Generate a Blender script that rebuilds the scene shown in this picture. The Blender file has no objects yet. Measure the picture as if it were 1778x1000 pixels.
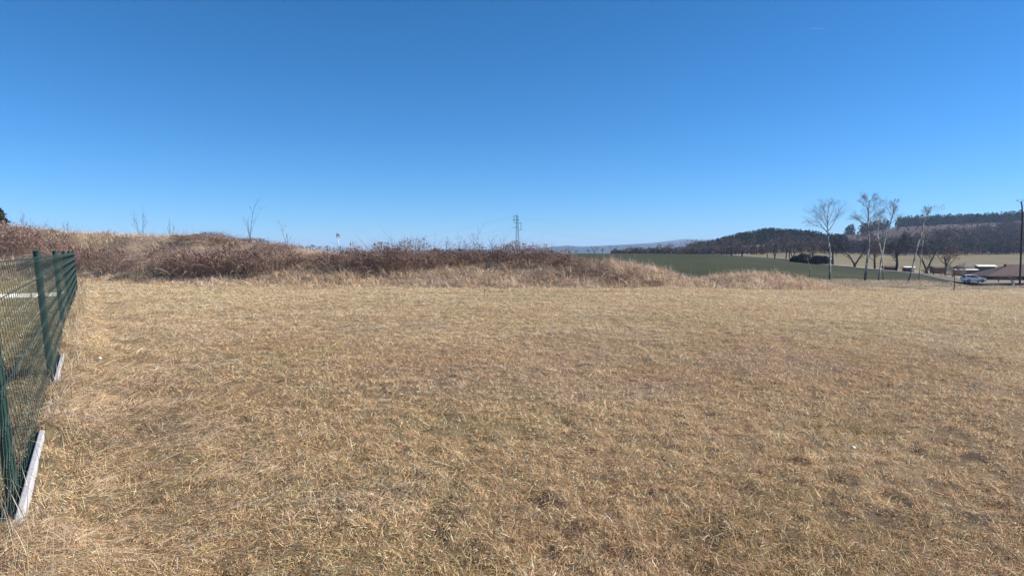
import bpy, math, random
import numpy as np
from mathutils import Vector

scene = bpy.context.scene
COL = scene.collection
R = math.radians
rng = np.random.default_rng(11)
random.seed(5)

# ------------------------------------------------------------------ camera maths
F, CX, CY, HOR = 1246.0, 889.0, 500.0, 436.0
PITCH = math.atan((CY - HOR) / F)
EYE = 1.6
CP, SP = math.cos(PITCH), math.sin(PITCH)


def at(px, py, Y):
    """the point at forward distance Y seen at photo position px, py"""
    xr = (px - CX) / F
    yu = (CY - py) / F
    dy, dz = CP + yu * SP, -SP + yu * CP
    k = Y / dy
    return np.array([xr * k, Y, EYE + dz * k])


def zy(py, Y):
    return at(CX, py, Y)[2]


# ------------------------------------------------------------------ noise
_lat = np.random.default_rng(3).random((256, 256))


def vnoise(x, y, s=1.0, seed=0):
    x = np.asarray(x, float) / s + seed * 17.31
    y = np.asarray(y, float) / s + seed * 9.73
    xi, yi = np.floor(x).astype(int), np.floor(y).astype(int)
    fx, fy = x - xi, y - yi
    fx, fy = fx * fx * (3 - 2 * fx), fy * fy * (3 - 2 * fy)
    g = lambda a, b: _lat[a & 255, b & 255]
    return ((g(xi, yi) * (1 - fx) + g(xi + 1, yi) * fx) * (1 - fy)
            + (g(xi, yi + 1) * (1 - fx) + g(xi + 1, yi + 1) * fx) * fy)


def fbm(x, y, s=1.0, seed=0, o=3):
    v, a, t = 0, 1.0, 0
    for i in range(o):
        v = v + a * vnoise(x, y, s / 2 ** i, seed + i * 5)
        t += a
        a *= .55
    return v / t


def sstep(a, b, x):
    t = np.clip((np.asarray(x, float) - a) / (b - a), 0, 1)
    return t * t * (3 - 2 * t)


# ------------------------------------------------------------------ fence line
FA, FB = -.47, -.587          # X = FA + FB * Y


def fence_side(X, Y):
    """signed distance to the fence line, positive on the camera's side"""
    return (X - (FA + FB * Y)) / math.hypot(1, FB)


# ------------------------------------------------------------------ terrain height
def Yk(Y, pts, raw=False):
    xs = [p[0] for p in pts]
    zs = [p[1] if raw else zy(p[1], Y) for p in pts]
    return (math.log(Y), xs, zs)


KN = [
    Yk(2, [(0, 0)], True),
    Yk(15, [(0, 0), (1300, 0), (1778, -.12), (2300, -.2)], True),
    Yk(30, [(0, 0), (1200, 0), (1500, -.32), (1778, -.62), (2300, -.9)], True),
    Yk(60, [(900, 461), (1000, 474), (1100, 481), (1200, 484), (1440, 497), (1657, 503.5), (1778, 501), (2300, 500)]),
    Yk(90, [(900, 455), (1000, 464), (1100, 470), (1300, 478), (1440, 487), (1600, 488.5), (1690, 498), (1778, 499), (2300, 498)]),
    Yk(130, [(900, 449), (1000, 453), (1100, 457.5), (1300, 466), (1440, 474), (1540, 480), (1600, 482), (1690, 497), (1778, 495), (2300, 492)]),
    Yk(180, [(900, 444), (1000, 447), (1100, 449.5), (1300, 456), (1440, 464), (1540, 471), (1600, 474), (1690, 482), (1778, 483), (2300, 484)]),
    Yk(250, [(900, 441.5), (1100, 442), (1230, 443), (1300, 447), (1370, 451), (1440, 458), (1540, 467), (1600, 470), (1690, 473), (1778, 472), (2300, 472)]),
    Yk(350, [(900, 440.3), (1100, 440.5), (1230, 441.5), (1300, 445), (1370, 448.5), (1440, 453), (1540, 459), (1600, 460), (1690, 460), (1778, 460), (2300, 460)]),
    Yk(500, [(900, 445), (1100, 446), (1230, 444), (1300, 440), (1370, 440), (1440, 441), (1540, 444), (1778, 443), (2300, 443)]),
    Yk(700, [(900, 446), (1100, 446), (1180, 440), (1240, 430), (1280, 419), (1330, 410), (1400, 413), (1440, 420), (1500, 422), (1600, 417), (1778, 413), (2300, 409)]),
    Yk(1000, [(900, 446), (1240, 442), (1380, 426), (1440, 413), (1480, 408), (1560, 395), (1650, 391), (1720, 388), (1778, 384), (2300, 376)]),
    Yk(1500, [(900, 446), (1240, 440), (1440, 430), (1560, 412), (1778, 406), (2300, 400)]),
    Yk(3000, [(900, 441), (2300, 441)]),
    Yk(5500, [(560, 440), (700, 436), (780, 432.5), (860, 433.5), (930, 431.5), (960, 428.5), (985, 426.6), (1010, 428.3), (1060, 426.5), (1115, 423), (1160, 424.5), (1300, 425), (2300, 425)]),
    Yk(8000, [(700, 440), (1050, 432), (1130, 423), (1160, 419), (1190, 415.5), (1215, 417.5), (1250, 414.5), (1300, 417), (2300, 420)]),
    Yk(11000, [(560, 438), (2300, 438)]),
]
KL = np.array([k[0] for k in KN])
BFX = [-400, 150, 300, 520, 900, 1100, 1300, 1450, 1560]
BFY = [39, 36.5, 33.5, 31.8, 30.8, 30.8, 32, 38, 44]
BWX = [-400, 300, 480, 620, 900, 1100, 1300, 1560]
BWY = [13, 11, 9, 6.5, 5, 4, 3.2, 3]
BCX = [-300, 0, 60, 150, 240, 320, 400, 470, 520, 600, 680, 760, 850, 950, 1000, 1050, 1100, 1140, 1200, 1260, 1310, 1350, 1400, 1450, 1500]
BCY = [368, 391, 402, 409, 410, 414, 420, 430, 438, 451, 456, 457, 456, 457, 459, 463, 467, 472, 488, 484, 477, 479, 487, 496, 504]


def polar(X, Y):
    X, Y = np.asarray(X, float), np.asarray(Y, float)
    r = np.hypot(X, Y)
    D = np.maximum(np.maximum(Y, .3 * r), .5)
    return np.clip(CX + F * X / D, -900, 2700), D


def bank_t(px, D):
    Yf = np.interp(px, BFX, BFY)
    return (D - Yf) / np.interp(px, BWX, BWY)


def relief(X, Y, D, px):
    fs = np.abs(fence_side(X, Y))
    open_ = np.maximum(np.maximum(sstep(1.3, .85, np.abs(Y - 4.75)), sstep(1.5, .9, np.abs(Y - 8.9)) * .8), sstep(3.6, 2.9, np.abs(Y - 7.0)) * .42)
    z = .21 * sstep(.75, .06, fs) * sstep(29, 26, Y) * sstep(-3, 0, Y) * (1 - .8 * open_) * (.92 + .4 * vnoise(X, Y, .7, 6))
    k = sstep(60, 25, D)
    z = z + k * ((fbm(X, Y, 1.6, 1) - .5) * .07 + (fbm(X, Y, .2, 2, 2) - .5) * .06)
    z = z + sstep(30, 50, D) * sstep(95, 80, D) * sstep(1380, 1450, px) * (fbm(X, Y, 2.4, 8) - .5) * .5
    return z


def slope(X, Y, e=.03):
    px, D = polar(X, Y)
    z = relief(X, Y, D, px)
    return (relief(X + e, Y, D, px) - z) / e, (relief(X, Y + e, D, px) - z) / e


def height(X, Y, fine=True):
    px, D = polar(X, Y)
    L = np.clip(np.log(D), KL[0], KL[-1] - 1e-6)
    Z = np.array([np.interp(px, k[1], k[2]) for k in KN])
    h = np.diff(KL)
    d = (Z[1:] - Z[:-1]) / h.reshape((-1,) + (1,) * (Z.ndim - 1))
    m = np.zeros_like(Z)
    same = d[1:] * d[:-1] > 0
    m[1:-1] = np.where(same, 2 * d[1:] * d[:-1] / np.where(same, d[1:] + d[:-1], 1), 0)
    i = np.clip(np.searchsorted(KL, L, side='right') - 1, 0, len(KL) - 2)
    tk = lambda A, j: np.take_along_axis(A, j[None], 0)[0]
    hh = h[i]
    t = (L - KL[i]) / hh
    z = (tk(Z, i) * (2 * t**3 - 3 * t**2 + 1) + tk(m, i) * hh * (t**3 - 2 * t**2 + t)
         + tk(Z, i + 1) * (-2 * t**3 + 3 * t**2) + tk(m, i + 1) * hh * (t**3 - t**2))
    # overgrown spoil bank
    Yf, w = np.interp(px, BFX, BFY), np.interp(px, BWX, BWY)
    yc = np.interp(px, BCX, BCY)
    Yc = Yf + w
    yu = (CY - yc) / F
    zc = EYE + (-SP + yu * CP) / (CP + yu * SP) * Yc
    tb = (D - Yf) / w
    prof = sstep(0, 1, tb) * (1 - .95 * sstep(1.1, 4.5, tb))
    amp = np.maximum(zc - z, 0) * sstep(1540, 1430, px) * sstep(-900, -500, px)
    b = amp * prof
    z = z + b * (1 + .34 * (fbm(X, Y, 2.3, 4) - .55))
    if fine:
        z = z + relief(X, Y, D, px)
    return z


def gz(x, y):
    return float(height(np.array([x]), np.array([y]))[0])


def ground_at(px, Y):
    x = (px - CX) / F * Y
    return np.array([x, Y, gz(x, Y)])


BARE = [(at(1690, 617, 10.9), .30, .09), (at(1225, 925, 4.0), .16, .11), (at(950, 872, 4.5), .13, .08), (at(1685, 885, 4.4), .17, .12),
        (at(1655, 609, 11.3), .3, .08), (at(1730, 622, 10.6), .26, .06), (at(1420, 762, 6.0), .12, .08), (at(1090, 965, 3.7), .09, .07),
        (at(1160, 770, 6.1), .1, .06), (at(1530, 905, 4.25), .1, .07), (at(1602, 762, 6.05), .12, .06), (at(1352, 850, 4.8), .09, .06), (at(800, 905, 4.2), .08, .06), (at(1450, 830, 5.0), .1, .05), (at(560, 862, 4.65), .09, .05), (at(1700, 790, 5.6), .14, .07), (at(1500, 506.5, 46), 1.1, .5), (at(1560, 501, 60), 2.6, 1.6),
        (at(1605, 503, 58), 2.4, 1.3), (at(1650, 506, 55), 2., 1.2), (at(1480, 507, 47), .9, .6), (at(1450, 504, 45), .6, .5)]


def bare(X, Y):
    m = np.zeros_like(X)
    for p, a, b in BARE:
        q = ((X - p[0]) / (a * .8)) ** 2 + ((Y - p[1]) / (b * 1.6)) ** 2
        q = q + (vnoise(X, Y, .05 + a * .25, 7) - .5) * 2.6
        m = np.maximum(m, sstep(1.15, .55, q))
    return m


# ------------------------------------------------------------------ materials
def new_mat(name):
    m = bpy.data.materials.new(name)
    m.use_nodes = True
    return m, m.node_tree.nodes, m.node_tree.links, m.node_tree.nodes['Principled BSDF']


def simple(name, col, rough=.7, metal=0, noise=.25, scale=8, bump=0, spec=.3):
    m, N, L, b = new_mat(name)
    tc = N.new('ShaderNodeTexCoord')
    nz = N.new('ShaderNodeTexNoise')
    nz.inputs['Scale'].default_value = scale
    nz.inputs['Detail'].default_value = 5
    L.new(tc.outputs['Object'], nz.inputs['Vector'])
    mr = N.new('ShaderNodeMapRange')
    mr.inputs['From Min'].default_value = .25
    mr.inputs['From Max'].default_value = .75
    mr.inputs['To Min'].default_value = 1 - noise
    mr.inputs['To Max'].default_value = 1 + noise
    L.new(nz.outputs['Fac'], mr.inputs['Value'])
    mx = N.new('ShaderNodeVectorMath')
    mx.operation = 'SCALE'
    mx.inputs[0].default_value = col
    L.new(mr.outputs[0], mx.inputs['Scale'])
    L.new(mx.outputs[0], b.inputs['Base Color'])
    b.inputs['Roughness'].default_value = rough
    b.inputs['Metallic'].default_value = metal
    b.inputs['Specular IOR Level'].default_value = spec
    if bump:
        bp = N.new('ShaderNodeBump')
        bp.inputs['Strength'].default_value = bump
        bp.inputs['Distance'].default_value = .02
        L.new(nz.outputs['Fac'], bp.inputs['Height'])
        L.new(bp.outputs[0], b.inputs['Normal'])
    return m


def attr_mat(name, rough=.75, transl=.0, spec=.15, noise=0, scale=3.):
    """colour from the mesh's own 'tint' attribute (variation between blades, leaves and twigs, plus painted brightening with distance)"""
    m, N, L, b = new_mat(name)
    a = N.new('ShaderNodeAttribute')
    a.attribute_name = 'tint'
    src = a.outputs['Color']
    if noise:
        tc = N.new('ShaderNodeTexCoord')
        nz = N.new('ShaderNodeTexNoise')
        nz.inputs['Scale'].default_value = scale
        nz.inputs['Detail'].default_value = 8
        nz.inputs['Roughness'].default_value = .7
        L.new(tc.outputs['Object'], nz.inputs['Vector'])
        mr = N.new('ShaderNodeMapRange')
        mr.inputs['From Min'].default_value = .3
        mr.inputs['From Max'].default_value = .7
        mr.inputs['To Min'].default_value = 1 - noise
        mr.inputs['To Max'].default_value = 1 + noise
        L.new(nz.outputs['Fac'], mr.inputs['Value'])
        mx = N.new('ShaderNodeVectorMath')
        mx.operation = 'SCALE'
        L.new(src, mx.inputs[0])
        L.new(mr.outputs[0], mx.inputs['Scale'])
        src = mx.outputs[0]
    L.new(src, b.inputs['Base Color'])
    b.inputs['Roughness'].default_value = rough
    b.inputs['Specular IOR Level'].default_value = spec
    if transl:
        tr = N.new('ShaderNodeBsdfTranslucent')
        L.new(src, tr.inputs['Color'])
        ms = N.new('ShaderNodeMixShader')
        ms.inputs[0].default_value = transl
        L.new(b.outputs[0], ms.inputs[1])
        L.new(tr.outputs[0], ms.inputs[2])
        L.new(ms.outputs[0], N['Material Output'].inputs['Surface'])
    return m


M_GROUND = attr_mat('soil and thatch', .9, 0, .1, .38, 5.)
M_GRASS = attr_mat('dry grass', .6, .28, .25)
M_BRAMBLE = attr_mat('bramble canes and leaves', .7, .12, .2)
M_TWIG = attr_mat('bare twigs', .85, 0, .1)
M_WOOD = attr_mat('distant wood', .95, .1, .05)
M_NEEDLE = attr_mat('conifer needles', .8, .1, .1)
M_PVC = simple('green coated steel', (.003, .024, .02), .45, 0, .2, 20, 0, .4)
M_PVCD = simple('dark green wire', (.003, .021, .019), .5, 0, .2, 20, 0, .3)
M_CONC = simple('weathered concrete', (.37, .37, .385), .9, 0, .14, 22, .3)
M_WCONC = simple('pale concrete', (.68, .67, .63), .9, 0, .15, 4)
M_STAKE = simple('raw timber', (.55, .38, .22), .8, 0, .2, 30)
M_STAKETIP = simple('red paint', (.45, .09, .06), .6, 0, .2, 30)
M_STEEL = simple('painted lattice steel', (.05, .085, .075), .6, .2, .2, 2)
M_GLAZE = simple('insulator glaze', (.10, .10, .09), .3, 0, .1, 5)
M_WIRE = simple('aluminium cable', (.12, .13, .14), .5, .5, .1, 1)
M_ASPH = simple('grey asphalt', (.10, .09, .086), .85, 0, .15, 1.5)
M_WHITE = simple('white car paint', (.72, .74, .76), .25, 0, .02, 2, 0, .5)
M_CGLASS = simple('tinted car glass', (.012, .015, .02), .08, 0, 0, 1, 0, .5)
M_TYRE = simple('tyre rubber', (.02, .02, .022), .9, 0, .1, 10)
M_RIM = simple('alloy rim', (.35, .36, .38), .35, .8, .05, 5)
M_TRIM = simple('black plastic trim', (.025, .025, .028), .7, 0, .1, 10)
M_LAMP = simple('headlamp lens', (.75, .8, .85), .15, 0, .02, 5, 0, .6)
M_RED = simple('rear lamp lens', (.35, .02, .02), .3, 0, .05, 5)
M_ROOF = simple('brown roof tiles', (.085, .055, .05), .9, 0, .25, 3)
M_ROOFW = simple('pale metal roof', (.75, .74, .7), .55, .0, .06, 1.5)
M_WALLD = simple('rough grey render', (.13, .105, .095), .95, 0, .2, 1)
M_BRICK = simple('old brick', (.22, .09, .06), .9, 0, .3, 2)
M_WINDOW = simple('window glass', (.02, .025, .03), .12, 0, 0, 1, 0, .5)
M_WHITEP = simple('white plastic', (.8, .82, .8), .5, 0, .05, 10)
M_GREENP = simple('green reflector band', (.02, .16, .10), .5, 0, .1, 10)
M_MAST = simple('white mast paint', (.55, .57, .6), .5, 0, .06, 1)
M_STONE = simple('pale stone', (.62, .58, .5), .9, 0, .25, 25, .4)
M_POLE = simple('tarred timber', (.035, .03, .035), .9, 0, .3, 4)


def birch_mat():
    m, N, L, b = new_mat('birch bark')
    tc = N.new('ShaderNodeTexCoord')
    mp = N.new('ShaderNodeMapping')
    mp.inputs['Scale'].default_value = (3, 3, 1.1)
    L.new(tc.outputs['Object'], mp.inputs['Vector'])
    nz = N.new('ShaderNodeTexNoise')
    nz.inputs['Scale'].default_value = 1.6
    nz.inputs['Detail'].default_value = 6
    nz.inputs['Roughness'].default_value = .65
    L.new(mp.outputs[0], nz.inputs['Vector'])
    cr = N.new('ShaderNodeValToRGB')
    cr.color_ramp.elements[0].position = .42
    cr.color_ramp.elements[0].color = (.07, .06, .05, 1)
    cr.color_ramp.elements[1].position = .57
    cr.color_ramp.elements[1].color = (.62, .60, .54, 1)
    L.new(nz.outputs['Fac'], cr.inputs[0])
    sx = N.new('ShaderNodeSeparateXYZ')
    L.new(tc.outputs['Object'], sx.inputs[0])
    mr = N.new('ShaderNodeMapRange')          # old bark at the foot is black and furrowed
    mr.inputs['From Min'].default_value = .4
    mr.inputs['From Max'].default_value = 2.2
    mr.inputs['To Min'].default_value = .9
    mr.inputs['To Max'].default_value = .0
    L.new(sx.outputs['Z'], mr.inputs['Value'])
    mx = N.new('ShaderNodeMixRGB')
    mx.inputs[2].default_value = (.05, .045, .04, 1)
    L.new(mr.outputs[0], mx.inputs[0])
    L.new(cr.outputs[0], mx.inputs[1])
    L.new(mx.outputs[0], b.inputs['Base Color'])
    b.inputs['Roughness'].default_value = .75
    return m


M_BIRCH = birch_mat()


# ------------------------------------------------------------------ mesh helpers
def link(o, parent=None):
    COL.objects.link(o)
    if parent is not None:
        o.parent = parent
    return o


def np_mesh(name, V, T, tint=None, mat=None, parent=None, smooth=False):
    V = np.asarray(V, np.float32)
    T = np.asarray(T, np.int32)
    k = T.shape[1]
    me = bpy.data.meshes.new(name)
    me.vertices.add(len(V))
    me.vertices.foreach_set('co', V.ravel())
    me.loops.add(T.size)
    me.loops.foreach_set('vertex_index', T.ravel())
    me.polygons.add(len(T))
    me.polygons.foreach_set('loop_start', np.arange(0, T.size, k, dtype=np.int32))
    me.polygons.foreach_set('use_smooth', np.full(len(T), smooth, bool))
    me.update(calc_edges=True)
    if tint is not None:
        a = me.attributes.new('tint', 'FLOAT_COLOR', 'POINT')
        c = np.ones((len(V), 4), np.float32)
        c[:, :3] = tint
        a.data.foreach_set('color', c.ravel())
    if mat:
        me.materials.append(mat)
    return link(bpy.data.objects.new(name, me), parent)


class MB:
    """collects shapes for ONE mesh"""

    def __init__(s):
        s.v, s.f = [], []

    def add(s, V, Fc):
        o = len(s.v)
        s.v += [tuple(map(float, p)) for p in V]
        s.f += [tuple(i + o for i in f) for f in Fc]

    def box(s, x0, x1, y0, y1, z0, z1):
        s.add([(x0, y0, z0), (x1, y0, z0), (x1, y1, z0), (x0, y1, z0), (x0, y0, z1), (x1, y0, z1), (x1, y1, z1), (x0, y1, z1)],
              [(3, 2, 1, 0), (4, 5, 6, 7), (0, 1, 5, 4), (1, 2, 6, 5), (2, 3, 7, 6), (3, 0, 4, 7)])

    def bar(s, a, b, r, r2=None, n=4):
        s.path([a, b], [r, r if r2 is None else r2], n)

    def path(s, pts, rad, n=8, cap=True):
        pts = [np.array(p, float) for p in pts]
        if np.isscalar(rad):
            rad = [rad] * len(pts)
        V, ref = [], None
        for i, p in enumerate(pts):
            d = pts[min(i + 1, len(pts) - 1)] - pts[max(i - 1, 0)]
            d /= np.linalg.norm(d) + 1e-9
            if ref is None:
                ref = np.array([1., 0, 0]) if abs(d[0]) < .8 else np.array([0, 1., 0])
            u = np.cross(d, ref)
            u /= np.linalg.norm(u) + 1e-9
            ref = np.cross(u, d)
            for k in range(n):
                a = 2 * math.pi * (k + .5) / n
                V.append(p + rad[i] * (math.cos(a) * u + math.sin(a) * ref))
        Fc = []
        for i in range(len(pts) - 1):
            for k in range(n):
                k2 = (k + 1) % n
                Fc.append((i * n + k, i * n + k2, (i + 1) * n + k2, (i + 1) * n + k))
        if cap:
            Fc.append(tuple(range(n))[::-1])
            Fc.append(tuple((len(pts) - 1) * n + k for k in range(n)))
        s.add(V, Fc)

    def prism(s, poly, y0, y1, ins=None):
        """polygon in x,z pushed from y0 to y1; ins: optional list of y-insets per vertex"""
        n = len(poly)
        ins = ins or [0] * n
        V = [(p[0], y0 + i, p[1]) for p, i in zip(poly, ins)] + [(p[0], y1 - i, p[1]) for p, i in zip(poly, ins)]
        Fc = [tuple(range(n)), tuple(range(2 * n - 1, n - 1, -1))]
        for k in range(n):
            k2 = (k + 1) % n
            Fc.append((k2, k, k + n, k2 + n))
        s.add(V, Fc)

    def build(s, name, mat, parent=None, smooth=False, bevel=0, seg=2):
        me = bpy.data.meshes.new(name)
        me.from_pydata(s.v, [], s.f)
        me.materials.append(mat)
        if smooth:
            me.polygons.foreach_set('use_smooth', [True] * len(me.polygons))
        me.update()
        o = link(bpy.data.objects.new(name, me), parent)
        if bevel:
            b = o.modifiers.new('bevel', 'BEVEL')
            b.width, b.segments, b.limit_method = bevel, seg, 'ANGLE'
            b.angle_limit = R(35)
        return o


def tag(o, label, cat, group=None, kind=None):
    if kind:
        o['kind'] = kind
    if label:
        o['label'] = label
    if cat:
        o['category'] = cat
    if group:
        o['group'] = group
    return o


def empty(name, loc, label, cat, group=None, rz=0):
    o = bpy.data.objects.new(name, None)
    o.location = [float(c) for c in loc]
    o.rotation_euler.z = rz
    o.empty_display_size = .3
    link(o)
    return tag(o, label, cat, group)


def copy_tree(o, parent=None):
    c = o.copy()
    link(c)
    c.parent = parent
    for ch in list(o.children):
        copy_tree(ch, c)
    return c


# ribbons: grass blades, canes, leaves
def ribbons(P, az, tilt, bend, L, W, col, seg=2, roll=.9, r=rng, tip=0.0, lay=None):
    n = len(P)
    pos = [P]
    cur = P.copy()
    for k in range(seg):
        th = np.clip(tilt + bend * (k + .5) / seg, 0, R(118))
        st = np.stack([np.sin(th) * np.cos(az), np.sin(th) * np.sin(az), np.cos(th)], 1) * (L / seg)[:, None]
        cur = cur + st
        pos.append(cur)
    if lay is not None:
        for q in pos[1:]:
            q[:, 2] += lay[0] * (q[:, 0] - P[:, 0]) + lay[1] * (q[:, 1] - P[:, 1])
    ro = r.normal(0, roll, n)
    side = np.stack([-np.sin(az) * np.cos(ro), np.cos(az) * np.cos(ro), np.sin(ro)], 1)
    nv = 2 * seg + 1
    V = np.empty((n, nv, 3))
    for k in range(seg):
        w = (W * (1 - (k / seg)) ** .55 * .5)[:, None] if not tip else (W * .5)[:, None]
        V[:, 2 * k] = pos[k] - side * w
        V[:, 2 * k + 1] = pos[k] + side * w
    V[:, 2 * seg] = pos[seg]
    T = []
    for k in range(seg - 1):
        a = 2 * k
        T += [(a, a + 1, a + 3), (a, a + 3, a + 2)]
    a = 2 * (seg - 1)
    T.append((a, a + 1, a + 2))
    T = (np.array(T)[None] + (np.arange(n) * nv)[:, None, None]).reshape(-1, 3)
    C = np.repeat(col[:, None, :], nv, 1).reshape(-1, 3)
    return V.reshape(-1, 3), T, C


def join(parts):
    V, T, C, o = [], [], [], 0
    for v, t, c in parts:
        V.append(v)
        T.append(t + o)
        C.append(c)
        o += len(v)
    return np.concatenate(V), np.concatenate(T), np.concatenate(C)


def quads_cloud(P, size, col, r=rng, aspect=1.5, flat=1.0):
    """small leaf-sized triangles pairs with random attitude"""
    n = len(P)
    a = r.normal(size=(n, 3))
    a /= np.linalg.norm(a, axis=1, keepdims=True)
    b = np.cross(a, r.normal(size=(n, 3)))
    b /= np.linalg.norm(b, axis=1, keepdims=True) + 1e-9
    a = a * (size * aspect * .5)[:, None]
    b = b * (size * .5)[:, None]
    V = np.stack([P - a, P + b, P + a, P - b], 1).reshape(-1, 3)
    i = (np.arange(n) * 4)[:, None]
    T = np.concatenate([i + np.array([[0, 1, 2]]), i + np.array([[0, 2, 3]])], 0)
    return V, T, np.repeat(col, 4, 0)


def segs_mesh(A, B, ra, rb, col, k=3):
    """one k-sided sleeve per segment"""
    n = len(A)
    d = B - A
    d = d / (np.linalg.norm(d, axis=1, keepdims=True) + 1e-9)
    ref = np.where(np.abs(d[:, 2:3]) < .9, np.array([[0, 0, 1.]]), np.array([[1., 0, 0]]))
    u = np.cross(d, ref)
    u /= np.linalg.norm(u, axis=1, keepdims=True) + 1e-9
    w = np.cross(d, u)
    V = np.empty((n, 2 * k, 3))
    for j in range(k):
        q = 2 * math.pi * j / k
        o = math.cos(q) * u + math.sin(q) * w
        V[:, j] = A + o * ra[:, None]
        V[:, k + j] = B + o * rb[:, None]
    T = []
    for j in range(k):
        j2 = (j + 1) % k
        T += [(j, j2, k + j2), (j, k + j2, k + j)]
    T = (np.array(T)[None] + (np.arange(n) * 2 * k)[:, None, None]).reshape(-1, 3)
    return V.reshape(-1, 3), T, np.repeat(col[:, None, :], 2 * k, 1).reshape(-1, 3)


# ------------------------------------------------------------------ THE GROUND (one sheet)
def polyline(x, xs, ys):
    return np.interp(x, xs, ys)


def ground_color(X, Y):
    px, D = polar(X, Y)
    n1 = fbm(X, Y, 2.2, 21, 4)[:, None]
    c = (np.array([.145, .104, .064]) * (1 + .35 * sstep(6, 20, np.hypot(X, Y)))[:, None]) * (.72 + .5 * n1)  # shade between tufts painted into near soil, sunlit brightness into the distance
    g = sstep(.5, .66, fbm(X, Y, 3.5, 33))[:, None]
    c = c * (1 - .4 * g) + np.array([.125, .11, .055]) * .4 * g
    b = bare(X, Y)[:, None]
    c = c * (1 - b) + np.array([.065, .047, .033]) * b
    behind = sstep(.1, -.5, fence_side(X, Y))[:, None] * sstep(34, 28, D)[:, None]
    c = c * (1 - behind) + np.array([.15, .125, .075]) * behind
    tb = bank_t(px, D)
    bk = (sstep(-.05, .15, tb) * sstep(6, 3, tb) * sstep(1540, 1450, px))[:, None]
    c = c * (1 - bk) + np.array([.20, .155, .115]) * (.7 + .6 * n1) * bk
    rough = (sstep(36, 44, D) * sstep(1400, 1460, px))[:, None]
    c = c * (1 - rough) + np.array([.22, .175, .115]) * (.55 + .9 * n1) * rough
    c = c * (1 - b * rough) + np.array([.085, .06, .045]) * b * rough
    # green winter crop
    wob = (fbm(X, Y, 6, 40) - .5)
    Dn = polyline(px, [1000, 1150, 1300, 1440, 1600, 1660], [46, 50, 62, 93, 99, 104]) + wob * 10
    Df = polyline(px, [1230, 1300, 1370, 1440, 1540, 1620, 1665], [380, 280, 235, 196, 181, 164, 112])
    cr = (sstep(0, 3, D - Dn) * sstep(4, 0, D - Df) * sstep(1672, 1655, px) * sstep(820, 860, px))[:, None]
    rows = .5 + .5 * np.sin((X * .35 + Y * .94) * 2 * math.pi / 9.0)[:, None]
    cc = np.array([.027, .033, .012]) * (.8 + .35 * fbm(X, Y, 30, 50)[:, None] + .18 * rows)
    tram = sstep(.05, .02, np.abs(((X * .35 + Y * .94 + wob * 2) / 18.0) % 1 - .5))[:, None]
    cc = cc * (1 - .5 * tram) + np.array([.075, .062, .045]) * .5 * tram
    thin = sstep(.5, .75, fbm(X, Y, 18, 61))[:, None]
    cc = cc * (1 - .35 * thin) + np.array([.07, .065, .04]) * .35 * thin
    c = c * (1 - cr) + cc * cr
    # rough verge beyond the crop
    ve = (sstep(0, 4, D - Df) * sstep(700, 500, D) * sstep(1180, 1260, px))[:, None]
    c = c * (1 - ve) + np.array([.20, .165, .115]) * (.6 + .8 * fbm(X, Y, 7, 70)[:, None]) * ve
    # pale valley meadow
    vm = (sstep(240, 262, D) * sstep(np.interp(px, [1400, 1440], [600, 540]), np.interp(px, [1400, 1440], [570, 510]), D) * sstep(1270, 1330, px))[:, None]
    c = c * (1 - vm) + np.array([.145, .122, .07]) * (.7 + .6 * fbm(X, Y, 25, 80)[:, None]) * vm
    # heath and wood floor on the hills
    he = (sstep(np.interp(px, [1400, 1440], [570, 510]), np.interp(px, [1400, 1440], [605, 545]), D) * sstep(1170, 1240, px))[:, None]
    hc = np.array([.066, .046, .046]) * (.6 + .8 * fbm(X, Y, 40, 90)[:, None])
    pale = (sstep(.62, .7, fbm(X, Y * 2.5, 60, 95)) * sstep(780, 860, D))[:, None]
    hc = hc * (1 - pale * .7) + np.array([.19, .155, .125]) * .7 * pale
    c = c * (1 - he) + hc * he
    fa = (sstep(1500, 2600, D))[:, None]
    c = c * (1 - fa) + np.array([.025, .045, .06]) * (.5 + fbm(X, Y, 500, 99)[:, None]) * fa  # blue of the distant air painted into the far hills, besides the haze
    return np.clip(c, .005, .8)


def build_ground():
    a1 = np.linspace(-42, 42, 860)
    ang = np.concatenate([np.linspace(-180, -43, 60, endpoint=True), a1, np.linspace(43, 180, 60)])[:-1]
    rad = np.concatenate([np.geomspace(.25, 34, 330, endpoint=False), np.geomspace(34, 700, 330, endpoint=False), np.geomspace(700, 11500, 110)])
    A, Q = np.meshgrid(np.radians(ang), rad, indexing='ij')
    X, Y = (Q * np.sin(A)).ravel(), (Q * np.cos(A)).ravel()
    Z = height(X, Y)
    Z = np.where(Y < 0, np.where(np.hypot(X, Y) > 30, Z * 0, Z), Z)
    V = np.stack([X, Y, Z], 1)
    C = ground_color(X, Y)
    na, nr = len(ang), len(rad)
    i, j = np.meshgrid(np.arange(na), np.arange(nr - 1), indexing='ij')
    i2 = (i + 1) % na
    T = np.stack([(i * nr + j).ravel(), (i * nr + j + 1).ravel(), (i2 * nr + j + 1).ravel(), (i2 * nr + j).ravel()], 1)
    # hub
    V = np.concatenate([V, [[0, 0, 0]]])
    C = np.concatenate([C, C[:1]])
    o = np_mesh('ground', V, T, C, M_GROUND, smooth=True)
    hub = MB()
    o['kind'] = 'structure'


build_ground()

# ------------------------------------------------------------------ GRASS
STRAW = np.array([[.50, .40, .265], [.42, .325, .205], [.37, .27, .165], [.29, .205, .13], [.22, .155, .10], [.60, .52, .39]])
OLIVE = np.array([[.20, .175, .075], [.16, .15, .06], [.25, .21, .095]])
GREY = np.array([[.32, .275, .225], [.25, .21, .175], [.42, .365, .30]])


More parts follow.
